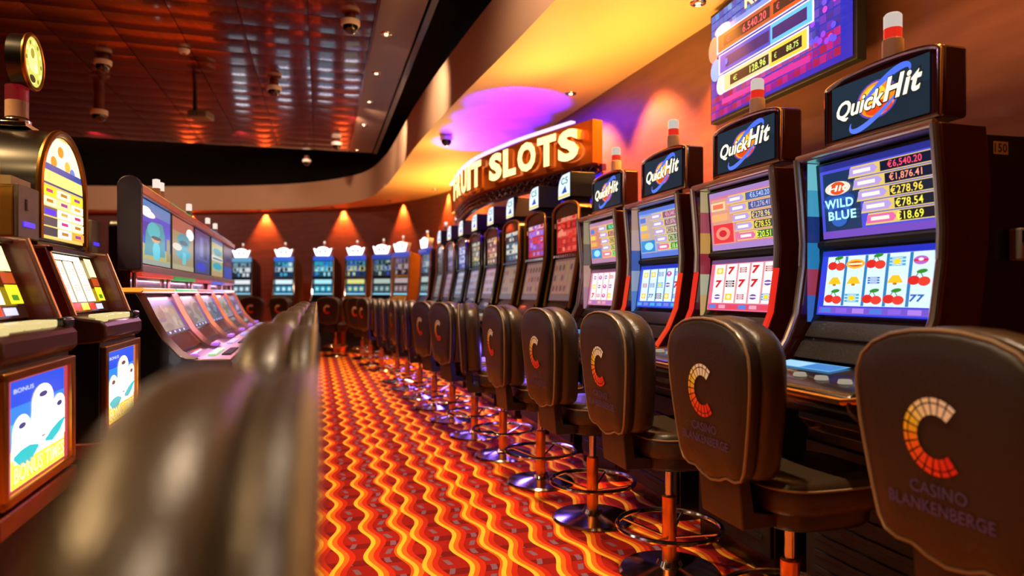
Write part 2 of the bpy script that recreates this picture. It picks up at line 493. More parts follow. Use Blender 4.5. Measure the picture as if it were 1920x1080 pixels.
# strip downlights over the aisle
for i, (x, y) in enumerate([(-.62+.52*0+.0, 4.2), (-1.22,6.57), (-1.56,7.75), (-1.88,8.9), (-2.2,10.1), (-2.72,11.9)]):
    a = .63
    x = a - .28*y
    if y > 5:
        lb = ['nearest', 'second nearest', 'middle', 'second farthest', 'farthest'][i-1]
        downlight_thing('small round downlight in the bronze ceiling strip, %s of the row' % lb, x, y, CEZ-.006, .04, 14, 'strip downlights')
    lamp('aisle_downlight', 'SPOT', (x, y, CEZ-.05), 330, (1,.70,.42), spot_size=math.radians(85), spot_blend=.8, shadow_soft_size=.05, aim=(0,0,-1))
for y in (-.6, 1.6, 3.0):
    lamp('aisle_downlight', 'SPOT', (.63-.28*y, y, CEZ-.05), 300, (1,.72,.46), spot_size=math.radians(85), spot_blend=.8, shadow_soft_size=.05, aim=(0,0,-1))
# warm fill spots added over the left hall, without fixtures
for x, y in [(-1.9,.2),(-2.6,1.6),(-3.4,2.2),(-4.4,4.6),(-5.6,8.6),(-7.2,12.4),(-9.5,9)]:
    lamp('hall_fill', 'SPOT', (x, y, CEZ-.06), 360, (1,.62,.26), spot_size=math.radians(120), spot_blend=.9, shadow_soft_size=.1, aim=(0,0,-1))
# added warm fill, unseen behind the machine row, brightens the soffit from below
def row(y): return Vector((1.257,2.34,0)) + DR*((y-2.34)/.961)
for y, e in [(.6,7),(2.4,16),(4.3,28),(5.3,8),(8.3,0),(11.0,75)]:
    if not e: continue
    p = row(y) - NR*.30
    lamp('soffit_fill', 'AREA', (p.x, p.y, 1.98 if not (5.0 < y < 9) else 2.54), e, (1,.53,.11), shape='RECTANGLE', size=.12, size_y=1.7).rotation_euler = (PI, 0, math.atan2(.276,.961))
#@@MACHINES
# ------------------------------------------------------------------ artwork
def quickhit(a):
    a.rect(0,0,1,1,'#1d3040',.8)
    a.rect(.0,.55,1,1,'#22384a',.8)
    # swoosh behind
    def orb(t0, t1, n=26):
        return [(.52+.40*math.cos(t)*math.cos(.75)-.13*math.sin(t)*math.sin(.75), .50+.62*math.cos(t)*math.sin(.75)+.20*math.sin(t)*math.cos(.75)) for t in [t0+(t1-t0)*i/n for i in range(n+1)]]
    a.ell(.50,.52,.215,.345,'#6d4fc4',.9)
    a.ell(.50,.52,.195,.315,'#f08a18',1.2)
    a.ell(.47,.60,.12,.18,'#ffc233',1.3)
    a.ell(.52,.36,.14,.13,'#ee4a12',1.1)
    P = orb(-.5, 2.0); a.stroke(P, [.002+.010*math.sin(PI*i/26) for i in range(27)], '#4c6ff2', 1.2)
    P = orb(2.6, 5.2); a.stroke(P, [.002+.008*math.sin(PI*i/26) for i in range(27)], '#5a7cf5', 1.1)
    for (x0,z0,x1,z1) in [(.1,.30,.66,.62)]:
        a.text('Quick', .055,.265,.585,.695,'#2a2018',.6,bold=.075,shear=.28,rise=.03)
        a.text('Hit', .565,.39,.955,.84,'#2a2018',.6,bold=.075,shear=.28,rise=.02)
        a.text('Quick', .065,.285,.575,.675,'#fff3d2',1.5,bold=.03,shear=.28,rise=.03)
        a.text('Hit', .575,.41,.945,.82,'#fff3d2',1.5,bold=.03,shear=.28,rise=.02)
    return a
def cherry(a, x, z, s=1.):
    a.stroke([(x-.02*s,z+.01*s),(x,z+.075*s)],.0016,'#2c7a24',1.0); a.stroke([(x+.025*s,z),(x,z+.075*s)],.0016,'#2c7a24',1.0)
    a.ell(x+.012*s,z+.07*s,.028*s,.018*s,'#2f8f2a',1.1,12,.4)
    a.ell(x-.024*s,z-.01*s,.030*s,.042*s,'#d8261e',1.2,14); a.ell(x+.026*s,z-.02*s,.030*s,.042*s,'#e23a2c',1.2,14)
def bell(a, x, z, s=1.):
    a.poly([(x-.05*s,z-.035*s),(x+.05*s,z-.035*s),(x+.036*s,z+.01*s),(x+.02*s,z+.05*s),(x-.02*s,z+.05*s),(x-.036*s,z+.01*s)],'#f6b81e',1.3)
    a.ell(x,z-.045*s,.014*s,.014*s,'#c8780e',1.1,10)
def sevens(a, x, z, col='#1a64b8', s=1.):
    a.text('77',x-.055*s,z-.05*s,x+.055*s,z+.05*s,col,1.1,bold=.04,shear=.15)
def bars(a, x, z, col='#2a6fd0', s=1.):
    for q in (-.035,0,.035):
        a.rect(x-.05*s,z+q*s-.012*s,x+.05*s,z+q*s+.012*s,col,1.)
        a.rect(x-.03*s,z+q*s-.004*s,x+.03*s,z+q*s+.004*s,'#f4f4ff',1.1)
def star(a, x, z, col='#e8d020', s=1.):
    bars(a, x, z, '#49b5e0', s); a.ell(x,z,.022*s,.03*s,col,1.3,10)
def logo(a, x, z, s=1.):
    a.ell(x,z,.065*s,.055*s,'#ffb02a',1.3,16); a.ell(x,z,.055*s,.03*s,'#e0381c',1.1,16)
    a.rect(x-.05*s,z-.012*s,x+.05*s,z+.012*s,'#ffe9b0',1.2)
def pays(a, bg, hdr, left, rows, amounts, amcols, picture):
    a.rect(0,0,1,1,bg,1.1); a.rect(0,0,1,.10,hdr,1.0); a.rect(0,.92,1,1,'#2a2f8f' if bg.startswith('#4') else hdr,1.0)
    a.rect(.03,.10,.37,.88,left,1.); 
    for k in range(5):
        z1 = .90-.158*k; z0 = z1-.145; xs = .30+.035*k
        a.poly([(xs-.03,z0),(.97,z0),(.97,z1),(xs,z1)], '#f0d070', 1.0)
        a.poly([(xs+.25,z0+.012),(.965,z0+.012),(.965,z1-.012),(xs+.25,z1-.012)], rows[k], .8)
        a.poly([(xs-.02,z0+.02),(xs+.2,z0+.02),(xs+.23,(z0+z1)/2),(xs+.2,z1-.02),(xs-.01,z1-.02)], '#b9a0e6' if k < 4 else '#e86aa8', 1.1)
        a.rect(xs+.02,z0+.05,xs+.17,z1-.05,'#fff0e0',1.2)
        st_ = '\u20ac'+amounts[k]; a.text(st_, .52 if len(st_) > 7 else .60, z0+.022, .87, z1-.022, amcols[k], 1.3, bold=.01, keep=True, align=1.)
    picture(a)
    return a
def pic_blue(a):
    for i in range(6): a.ell(.18,.50-.05*i,.15-.015*i,.1,'#2f6cd0' if i % 2 else '#1c4aa8',.9)
    a.ell(.18,.66,.12,.09,'#f2e6d2',1.1); a.ell(.18,.66,.075,.085,'#e8501e',1.1); a.text('Hit',.09,.62,.27,.70,'#fff6e0',1.3,shear=.2,bold=.03)
    a.text('WILD',.05,.40,.32,.52,'#a8ecff',1.4,bold=.03); a.text('BLUE',.08,.24,.34,.36,'#a8ecff',1.4,bold=.03)
def pic_red(a):
    a.rect(.05,.12,.36,.44,'#e0303c',1.2); a.ell(.20,.28,.11,.11,'#ff8a70',1.2); a.ell(.20,.28,.06,.06,'#d02030',1.1)
    a.rect(.04,.50,.28,.62,'#f2b070',1.1); a.rect(.04,.68,.26,.82,'#ffd8a0',1.1); a.rect(.07,.71,.23,.79,'#ff7a5a',1.)
def pic_wave(a):
    a.rect(.04,.12,.36,.36,'#2a8ad8',1.1); a.ell(.22,.24,.10,.08,'#9ae0ff',1.2); a.rect(.05,.42,.22,.52,'#f0b050',1.1)
    a.rect(.05,.58,.20,.68,'#f0d050',1.1); a.rect(.05,.74,.18,.84,'#5f7fe0',1.)
def reels(a, bg, gap, cells, foot, top=None):
    a.rect(0,0,1,1,bg,1.1); 
    if top: a.rect(0,.92,1,1,top,1.)
    a.rect(.06,.145,.97,.905,'#e8f4ff' if bg != '#e86a8a' else '#ffe6ea',1.1)
    xs = [.075,.255,.435,.615,.795]; w = .155
    for x in xs: a.rect(x-.0,.15,x+w,.90,'#d8efff' if gap == '#2f86c8' else '#fff2ee',1.15)
    for x in xs[1:]: a.rect(x-.026,.15,x-.001,.90,gap,1.)
    for i, colm in enumerate(cells):
        for j, cfun in enumerate(colm):
            cfun(a, xs[i]+w/2, .775-.255*j)
    a.rect(.05,.02,.97,.12,foot[0],1.)
    for k in range(6): a.rect(.07+.15*k,.035,.17+.15*k,.105,foot[1+k % (len(foot)-1)],1.1)
    return a
def R7(a,x,z): a.text('7',x-.05,z-.075,x+.05,z+.075,'#d01c28',1.2,bold=.05,shear=.1)
def RB(a,x,z): bars(a,x,z,'#c02a3a',1.)
def RK(a,x,z): bars(a,x,z,'#4a1a24',1.3)
def RP(a,x,z): a.ell(x,z,.05,.05,'#7a55b0',1.,14); a.rect(x-.05,z-.012,x+.05,z+.012,'#ffffff',1.2)
def YB(a,x,z): a.rect(x-.05,z-.06,x+.05,z+.06,'#f5c535',1.2); a.ell(x,z,.03,.04,'#fff2b0',1.3,10)
def S7(a,x,z): sevens(a,x,z)
def RS7(a,x,z): sevens(a,x,z,'#c02030')
def BL(a,x,z): bars(a,x,z)
def CH(a,x,z): cherry(a,x,z,1.5)
def BE(a,x,z): bell(a,x,z,1.25)
def ST(a,x,z): star(a,x,z,'#e8d020',1.3)
def LG(a,x,z): logo(a,x,z,1.3)
def LP(a,x,z): a.ell(x,z,.055,.06,'#c86ad0',1.,14); a.rect(x-.05,z-.014,x+.05,z+.014,'#e0263a',1.1); a.ell(x,z+.01,.02,.02,'#ffffff',1.2,8)

# ------------------------------------------------------------------ candle (tower lamp) pieces
def candle_mb(z0, s=1., y=.1, x=0.):
    mb = MB()
    mb.lathe([(.001,0),(.034*s,0),(.034*s,.085*s),(.030*s,.09*s),(.001,.09*s)], 16, x, y, z0, 0)
    mb.lathe([(.001,.09*s),(.029*s,.09*s),(.029*s,.125*s),(.001,.125*s)], 16, x, y, z0, 1)
    mb.lathe([(.001,.125*s),(.029*s,.125*s),(.029*s,.17*s),(.022*s,.178*s),(.001,.18*s)], 16, x, y, z0, 2)
    return mb
FROST = mat('frosted_lens', '#b58e78', .3, vary=.1, bscale=80)
CANDLE = [FROST, glow('#e02818', 1.0), glow('#e8d8cc', .75)]
CANDLEW = [FROST, glow('#e0a090', .8), glow('#fff0e0', 1.2)]

# ------------------------------------------------------------------ video slot machine with swivel top sign
PF = [(-.03,1.68),(-.022,1.655),(0,1.36),(0,1.335),(-.035,1.08),(-.12,.93)]       # glass line
def make_sign_slot(label, upper, lower, led, sidecols, tagno=None, signno=0):
    t = thing('slot_machine', label, 'slot machine', group='slot machines with swivel top signs')
    body = [(.0,1.66)]+PF[1:]+[(-.10,.90),(-.10,.70),(-.06,.66),(-.06,0),(.55,0),(.55,1.40),(.34,1.665)]
    mb = MB(); mb.prism_x(body, -.282, .282); mb.build('cabinet', BLACK, t, bevel=.004)
    off = [(-.085,1.675),(-.068,1.50),(-.058,1.36),(-.062,1.27),(-.09,1.09),(-.135,.99),(-.20,.90)]
    back = [(.05,.90),(.07,1.1),(.10,1.3),(.11,1.5),(.09,1.675)]
    for sg in (-1, 1):
        mb = MB(); mb.prism_x(off+back, sg*.284, sg*.318); mb.build('side_panel', WINE, t, bevel=.004)
        x = sg*.301
        mb = MB(); mb.tube([(x, y-.006, z) for y, z in off[:4]], .014, 10); mb.build('edge_trim', SOFTCH, t)
        mb = MB(); mb.tube([(x, y-.005, z) for y, z in off[3:]], .0135, 10)
        e = mb.build('edge_light' if led else 'edge_trim', glow(led, 1.0) if led else SOFTCH, t)
        if led: e['label'] = 'glowing coloured lower edge strip'
        a = Art(.055, .60)  # screen reflections on the inner sides, painted as glowing colour blocks
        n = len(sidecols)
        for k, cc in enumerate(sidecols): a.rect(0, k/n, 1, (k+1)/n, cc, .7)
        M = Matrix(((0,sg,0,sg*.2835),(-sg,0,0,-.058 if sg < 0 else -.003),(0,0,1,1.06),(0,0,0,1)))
        a.build('painted_side_reflection', t, M)
    mb = MB(); mb.tube([(-.30,-.088,1.678),(.30,-.088,1.678)],.012,8); mb.box(-.285,.285,-.085,.02,1.662,1.676); mb.build('top_trim', SOFTCH, t)
    # screens
    a = Art(.52, 1); M, L = plane_M(-.26, (-.001,1.372), (-.021,1.645)); a.h = L; upper(a); a.build('upper_screen', t, M @ Matrix.Translation((0,-.002,0)))
    a = Art(.52, 1); M, L = plane_M(-.26, (-.034,1.088), (-.002,1.325)); a.h = L; lower(a); a.build('lower_screen', t, M @ Matrix.Translation((0,-.002,0)))
    mb = MB(); mb.prism_x([(-.004,1.334),(-.014,1.345),(-.014,1.358),(-.004,1.366)], -.28, .28); mb.build('screen_divider', MATTE, t)
    mb = MB(); mb.prism_x([(-.036,1.07),(-.05,1.06),(-.085,1.005),(-.075,1.0)], -.27, .27); mb.prism_x([(-.08,.995),(-.095,.99),(-.135,.93),(-.11,.93)], -.27, .27)
    mb.build('belly_pad', VINYL, t, bevel=.006)
    mb = MB(); mb.prism_x([(-.10,.925),(-.20,.912),(-.385,.885),(-.41,.865),(-.405,.83),(-.36,.79),(-.10,.74)], -.31, .31); d = mb.build('button_deck', BLACK, t, bevel=.012, seg=3)
    mb = MB(); mb.tube([(-.312,-.12,.90),(-.312,-.385,.862),(-.29,-.412,.858),(.29,-.412,.858),(.312,-.385,.862),(.312,-.12,.90)], .011, 8); mb.build('deck_rail', BRASS, t)
    a = Art(.30,.09); a.rect(0,0,1,1,'#5fb4f0',.9); a.rect(.02,.1,.48,.9,'#a8dcff',1.); a.rect(.52,.1,.98,.9,'#3f8fe0',.9)
    M, L = plane_M(-.26,(-.24,.9085),(-.13,.9235)); a.h = L; a.build('deck_display', t, M @ Matrix.Translation((0,-.0015,0)))
    for k in range(5):
        mb = MB(); mb.lathe([(.001,.012),(.018,.012),(.021,.004),(.021,0)], 14, -.2+.1*k, -.32, .896); mb.build('deck_button', glow('#d8c8b0', .5), t)
    mb = MB(); mb.box(-.27,.27,-.075,-.062,.08,.62)
    for k in range(7): mb.box(-.22,.22,-.082,-.075,.14+.06*k,.165+.06*k)
    mb.build('base_door', MATTE, t, bevel=.004)
    if signno is not None:
        mb = MB(); mb.lathe([(.032,1.655),(.032,1.715),(.06,1.72),(.06,1.66)], 14, 0, .05); mb.build('sign_post', MATTE, t)
        top = [(.25*math.cos(PI*(1-i/16)), 1.93+.035*math.sin(PI*i/16)) for i in range(17)]
        mb = MB(); mb.prism_y([(-.25,1.715)]+top+[(.25,1.715)], 0, .10)
        fr = mb.build('top_sign', WINE, t, bevel=.012, seg=3)
        mb = MB(); mb.tube([(-.243,-.004,1.722)]+[(x*.975,-.004,z-.008) for x, z in top]+[(.243,-.004,1.722)], .009, 8, closed=True); mb.build('sign_rim', CHROME, fr)
        a = Art(.42,.19); quickhit(a); a.build('sign_face', fr, Matrix.Translation((-.21,-.008,1.735)))
        candle_mb(1.955, 1.0, .06).build('signal_candle', CANDLE, t)
    a = Art(.06,.04); a.rect(0,0,1,1,CREAM)
    if tagno: a.text(tagno,.08,.15,.92,.85,MATTE,1.,bold=.02)
    # right-hand side of the cabinet, facing +x
    M = Matrix(((0,-1,0,.2835),(1,0,0,.16),(0,0,1,1.60),(0,0,0,1)))
    a.build('number_plate', t, M)
    return t

def row_pos(k, step=(-.208,.723), base=(1.257,2.34)): return (base[0]+step[0]*k, base[1]+step[1]*k, 0)
BLK = ['#20141c','#20142a','#14202a','#2a2014','#3a1018']
m1u = lambda a: pays(a,'#4a4fd8','#7a4fc8','#1a3560',['#101a3a','#101a3a','#14203a','#141c30','#1a1428'],['6,540.20','1,876.41','278.96','78.54','18.69'],['#ff4a6a','#ff9a7a','#ffd84a','#ffe84a','#f2f23a'],pic_blue)
m1l = lambda a: reels(a,'#2a3fe0','#2f86c8',[[CH,BE,CH],[LG,BE,ST],[CH,BL,CH],[ST,BE,CH],[LP,CH,S7]],['#7a58d8','#4a7ae0','#8a60e0','#b080e8'],'#2430c8')
m2u = lambda a: pays(a,'#d87a9a','#b08ad0','#e8a08a',['#5a70b8','#5a6ab0','#5a5a8a','#4a5a4a','#3a7a4a'],['6,540.20','1,276.41','278.96','78.55','20.51'],['#a8c0f0','#c0b0c8','#e8c86a','#ffd84a','#f2f23a'],pic_red)
m2l = lambda a: reels(a,'#e86a8a','#f0a0a8',[[YB,R7,RP],[R7,RK,YB],[RB,R7,RB],[R7,R7,RP],[RB,RP,ST]],['#e05070','#5a80e0','#f0a0b8','#e8405a'],'#6a4a7a')
m3u = lambda a: pays(a,'#7f9fe8','#5f7fe0','#c8b0a8',['#a86a8a','#a0708a','#806878','#587060','#3a9048'],['6,540.20','1,876.41','278.96','78.54','18.69'],['#e8a0b8','#e8b0b0','#d8c890','#c8d890','#c8f27a'],pic_wave)
m3l = lambda a: reels(a,'#2a50e8','#2f86c8',[[YB,RB,YB],[YB,BL,S7],[BL,ST,RK],[LP,RP,YB],[BL,R7,BL]],['#3a6ae0','#5aa0e8','#7a80e8','#48b0e0'],'#2038c8')
m4u = lambda a: pays(a,'#e0a08a','#c08ab0','#d88a70',['#4a9a6a','#a86a5a','#806a50','#607a50','#3aa050'],['6,540.20','1,276.41','278.96','78.55','20.51'],['#8af0b0','#f0b090','#e8c86a','#d8d870','#b0f080'],pic_wave)
m4l = lambda a: reels(a,'#d8789a','#e8a0b0',[[RP,YB,R7],[LP,RP,RB],[RP,LP,LP],[RB,RP,YB],[R7,RB,RP]],['#c07ab0','#e8a0c0','#a07ac8','#e0b0a0'],'#7a4a6a')
for k, (lb, u, l, led, sc, no) in enumerate([
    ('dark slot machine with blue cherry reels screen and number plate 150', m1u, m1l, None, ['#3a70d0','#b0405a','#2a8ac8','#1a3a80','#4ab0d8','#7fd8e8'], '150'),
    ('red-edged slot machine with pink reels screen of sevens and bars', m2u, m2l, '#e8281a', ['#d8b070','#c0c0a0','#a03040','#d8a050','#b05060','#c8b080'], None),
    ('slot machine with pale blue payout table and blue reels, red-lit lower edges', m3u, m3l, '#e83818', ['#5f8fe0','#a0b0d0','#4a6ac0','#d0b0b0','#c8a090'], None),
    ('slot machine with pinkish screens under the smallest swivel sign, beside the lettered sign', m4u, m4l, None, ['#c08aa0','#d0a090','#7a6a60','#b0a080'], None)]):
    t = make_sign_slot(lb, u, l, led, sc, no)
    t.location = row_pos(k); t.rotation_euler = (0,0,TH_R)
    if k == 0:
        mb = MB(); mb.box(.283,.325,.22,.34,1.27,1.37); f = mb.build('card_reader', GREY, t, bevel=.006)
        mb = MB(); mb.box(.300,.327,.224,.336,1.325,1.36); mb.box(.3,.328,.24,.27,1.285,1.30); mb.build('card_slot', GLASSK, f)

# ------------------------------------------------------------------ tall arched slot machines under the lettered sign
def shade_screen(cols, seed, rows=5):
    def f(a):
        r = random.Random(seed)
        a.rect(0,0,1,1,cols[0],.7)
        for j in range(rows):
            z = j/rows
            a.rect(.03,z+.02,.97,z+1/rows-.02,cols[(j) % len(cols)],.75)
            for i in range(4):
                x = .06+.23*i
                a.rect(x,z+.05,x+.17*r.uniform(.5,1),z+1/rows-.05,r.choice(cols),.9)
        for i in range(6):
            a.ell(r.uniform(.12,.88),r.uniform(.12,.88),r.uniform(.05,.12),r.uniform(.04,.10),r.choice(cols),.95,12)
    return f
def dim_reels(c0, c1, seed):
    def f(a):
        r = random.Random(seed)
        a.rect(0,0,1,1,c0,.45)
        for i in range(5):
            a.rect(.05+.18*i,.16,.21+.18*i,.95,c1,.5)
            for j in range(3):
                a.ell(.13+.18*i,.29+.25*j,.055,.08,r.choice(['#b06a5a','#c0a060','#8a5a6a','#70605a','#b09a8a']),.5,10)
        a.rect(.03,.03,.97,.12,'#8a7a80',.45)
    return f
def make_arch_slot(label, up, lo, candle, frame):
    t = thing('slot_machine', label, 'slot machine', group='arched slot machines under the lettered sign')
    prof = [(-.0,1.80),(.0,1.47),(-.005,1.44),(-.07,1.10),(-.13,1.0),(-.13,.86),(-.06,.78),(-.06,0),(.52,0),(.52,1.55),(.34,1.80)]
    mb = MB(); mb.prism_x(prof, -.265, .265); mb.build('cabinet', BLACK, t, bevel=.006)
    arc = [(.265*math.cos(PI*(1-i/14)), 1.79+.065*math.sin(PI*i/14)) for i in range(15)]
    mb = MB(); mb.prism_y([(-.265,1.75)]+arc+[(.265,1.75)], -.012, .20); mb.build('arched_hood', BLACK, t, bevel=.006)
    L = [(-.275,-.095,1.06),(-.275,-.025,1.44),(-.275,-.02,1.79)]
    P = L+[(x*1.03,-.02,z+.004) for x, z in arc[1:-1]]+[(-x,y,z) for x, y, z in reversed(L)]
    mb = MB(); mb.tube(P, .012, 8); mb.build('frame_trim', frame, t)
    a = Art(.46,1); M, Lh = plane_M(-.23,(-.003,1.48),(-.003,1.77)); a.h = Lh; up(a); a.build('upper_screen', t, M)
    a = Art(.46,1); M, Lh = plane_M(-.23,(-.072,1.11),(-.010,1.43)); a.h = Lh; lo(a); a.build('lower_screen', t, M @ Matrix.Translation((0,-.003,0)))
    mb = MB(); mb.prism_x([(-.003,1.435),(-.03,1.445),(-.03,1.462),(-.003,1.472)],-.24,.24)
    for k in range(9): mb.box(-.22+.05*k,-.195+.05*k,-.034,-.028,1.447,1.46)
    mb.build('light_bar', CHROME, t)
    mb = MB(); mb.prism_x([(-.10,1.01),(-.36,.93),(-.39,.91),(-.385,.88),(-.12,.80)],-.275,.275); mb.build('button_deck', BLACK, t, bevel=.012, seg=3)
    for k in range(5):
        mb = MB(); mb.box(-.2+.085*k,-.14+.085*k,-.30,-.255,.945,.968); mb.build('deck_button', glow('#d0c0b0', .6), t)
    for sg in (-1,1):
        mb = MB(); mb.tube([(sg*.235,-.09,1.07),(sg*.235,-.12,1.02),(sg*.235,-.13,.95)],.012,8); mb.build('chrome_cheek', CHROME, t)
    mb = MB(); mb.box(-.25,.25,-.075,-.062,.08,.72); mb.build('base_door', MATTE, t, bevel=.006)
    # top sign: white face with a rounded left shoulder
    mb = MB(); mb.box(-.09,.09,.03,.15,1.83,1.895); mb.build('sign_foot', MATTE, t, bevel=.005)
    fc = [(-.13,1.89)]+[(-.13+.13*(1-math.cos(PI/2*i/8)), 1.96+.115*math.sin(PI/2*i/8)) for i in range(9)]+[(.14,2.075),(.14,1.89)]
    mb = MB(); mb.prism_y(fc, -.03, .17); s_ = mb.build('top_sign', MATTE, t, bevel=.006)
    a = Art(1,1); a.poly([(x*.93,1.895+(z-1.895)*.96+.003) for x, z in fc],'#dff0ff',1.25)
    a.rect(-.125,1.9,.125,1.918,'#e8d060',1.2); a.poly([(-.055,1.93),(.07,1.93),(.03,1.985)],'#2a50b0',1.0)
    a.text('C5',-.06,1.995,.09,2.05,'#6aa8a0',1.0,bold=.04)
    a.build('sign_face', s_, Matrix.Translation((0,-.032,0)))
    if candle: candle_mb(2.075,.75,.07).build('signal_candle', CANDLEW, t)
    mb = MB(); mb.box(.266,.268,.06,.13,1.70,1.74); mb.build('number_plate', CREAM, t)
    return t
BSTEP = (-.209,.682); BB = (.426,5.22)
arch = [
 ('arched slot machine with bright red upper screen, nearest under the lettered sign', ['#e03028','#c82a2a','#e85a48','#9a1a20','#f08a70'], ('#a07068','#c09078'), False, BRASS),
 ('arched slot machine with red and violet upper screen, next to the bright red one', ['#c8304a','#7a50e0','#e8405a','#a878e8','#f0d0d0'], ('#8a6a68','#b89088'), False, BRASS),
 ('arched slot machine with pale teal-striped screen, third under the lettered sign', ['#2a4a60','#c8d0c0','#4a8098','#18303f','#e0e0d0'], ('#8a8078','#b0a090'), False, BRASS),
 ('arched slot machine with tan and red screen, fourth under the lettered sign', ['#8a5a50','#d8a060','#c85a70','#604050','#e8d0a0'], ('#b07090','#d8c0d8'), False, CHROME),
 ('arched slot machine with gold and green screen, fifth under the lettered sign', ['#4a5a4a','#c8a850','#6a7a80','#8a7030','#d0d0c0'], ('#8a80a8','#b8b0d0'), False, CHROME),
 ('arched slot machine with grey-blue screen, sixth and farthest under the lettered sign', ['#5a60c0','#a8b0d8','#38406a','#d0d8f0','#7a60b8'], ('#9098c0','#c8d0f0'), False, CHROME),
 ('arched slot machine with violet edges, first beyond the lettered sign', ['#6a5a78','#a890b0','#504a60','#c8b0c0'], ('#a878a0','#c8a0c0'), True, PINKCH),
 ('arched slot machine with dim grey screens, last of the long right-hand row', ['#484440','#6a645c','#8a847a','#302e2c'], ('#7a8088','#a0a8a8'), True, PINKCH)]
for k, (lb, cs, dr, cd, fr) in enumerate(arch):
    t = make_arch_slot(lb, shade_screen(cs, k, 5), dim_reels(dr[0], dr[1], k), cd, fr)
    t.location = row_pos(k, BSTEP, BB); t.rotation_euler = (0,0,TH_R)

# ------------------------------------------------------------------ slim machines with white crowns along the rear wall
def make_crown_slot(label, cols, seed, side, frame, sx=1., candle=True):
    t = thing('slot_machine', label, 'slot machine', group='white-crowned slot machines along the rear wall')
    prof = [(.02,1.90),(-.0,1.5),(-.03,1.12),(-.11,1.0),(-.12,.85),(-.03,.75),(-.03,0),(.5,0),(.5,1.72),(.36,1.80),(.2,1.86)]
    w = .215
    mb = MB(); mb.prism_x(prof, -w, w); mb.build('cabinet', side, t, bevel=.006)
    for sg in (-1,1):
        mb = MB(); mb.tube([(sg*(w-.004),-.02+.02,1.86),(sg*(w-.004),-.018,1.5),(sg*(w-.002),-.05,1.12),(sg*(w+.01),-.13,1.0)],.013,8); mb.build('edge_trim', frame, t)
    a = Art(.38,1); M, L = plane_M(-.19,(.001,1.49),(.016,1.80)); a.h = L; shade_screen(cols, seed, 3)(a); a.build('upper_screen', t, M @ Matrix.Translation((0,-.004,0)))
    a = Art(.38,1); M, L = plane_M(-.19,(-.029,1.13),(-.001,1.46)); a.h = L
    a.rect(0,0,1,1,cols[0],.7); a.rect(0,.60,1,1,cols[3],.9); a.rect(.04,.66,.96,.92,cols[1],1.1); a.rect(.0,.02,1,.10,'#8ad0f0',1.2)
    for i in range(3): a.rect(.06+.31*i,.2,.32+.31*i,.52,cols[2],.9); a.ell(.19+.31*i,.36,.08,.1,cols[1],1.,12)
    a.build('lower_screen', t, M @ Matrix.Translation((0,-.004,0)))
    mb = MB(); mb.prism_x([(-.02,1.81),(-.06,1.83),(-.06,1.88),(.04,1.91),(.1,1.88),(.1,1.81)],-.19,.19); mb.build('hood_light', glow(cols[4],.9), t, bevel=.01)
    cr = [(-.14,1.90),(-.20,2.06),(-.13,2.03),(-.09,2.07),(0,2.09),(.09,2.07),(.13,2.03),(.20,2.06),(.14,1.90)]
    mb = MB(); mb.prism_y(cr,-.03,.06); c_ = mb.build('crown_sign', WHITEP, t, bevel=.004)
    a = Art(1,1); a.poly([(x*.93,1.91+(z-1.9)*.92) for x, z in cr],'#f2f2ff',4.); a.ell(-.05,1.99,.035,.028,'#9a9ab0',.9,12); a.ell(.05,1.99,.035,.028,'#9a9ab0',.9,12); a.rect(-.09,1.925,.09,1.94,'#b0a8c0',.9); a.build('crown_face', c_, Matrix.Translation((0,-.033,0)))
    if candle: candle_mb(2.085,.62,.02,.02).build('signal_candle', CANDLEW, t)
    mb = MB(); mb.prism_x([(-.08,1.02),(-.30,.95),(-.32,.92),(-.30,.88),(-.10,.84)],-.22,.22); mb.build('button_deck', BLACK, t, bevel=.01)
    mb = MB(); mb.box(-.19,.19,-.045,-.03,.08,.70); mb.build('base_door', MATTE, t, bevel=.005)
    return t
TEAL = ['#123a60','#d8f0f4','#48b0d0','#1a2a48','#3a70e0']
TEAL2 = ['#18506a','#a8e8f0','#30a8c8','#10243c','#3060d8']
DIMT = ['#20343c','#a8b8b0','#58808a','#101820','#3048b0']
WARMT = ['#3a3038','#b09a9a','#8a7078','#241c20','#4a58c0']
BROWNS = mat('olive_side', '#5a4522', .35, vary=.3, bscale=4)
crowned = [
 (-1.42,11.25,-62,'white-crowned slot machine with blue-grey screens at the start of the bend, beside the arched row',DIMT,PINKCH,BLACK),
 (-1.98,12.25,-40,'white-crowned slot machine with a tall tan side panel, second in the bend',WARMT,PINKCH,GOLD),
 (-2.46,12.95,-20,'white-crowned slot machine with pale grey screens below the brightest orange wall light',DIMT,PINKCH,BLACK),
 (-3.05,13.35,-8,'white-crowned slot machine with yellow and blue upper screen, third from the bank display',['#1c3a70','#d8d880','#50a0b8','#142034','#3a58d8'],CHROME,BROWNS),
 (-3.76,13.6,-4,'white-crowned slot machine with bright cyan upper screen, below the middle orange wall light',TEAL2,CHROME,BLACK),
 (-4.64,13.9,-2,'white-crowned slot machine with pale teal screens and olive side',TEAL,CHROME,BROWNS),
 (-5.62,14.2,0,'white-crowned slot machine with white striped screens, nearest the bank display',['#20384c','#e0e8ec','#78a0b0','#20242c','#68a8d0'],CHROME,BLACK)]
for i, (x, y, rz, lb, cs, fr, sd) in enumerate(crowned):
    t = make_crown_slot(lb, cs, 40+i, sd, fr); t.location = (x, y, 0); t.rotation_euler = (0,0,math.radians(rz))
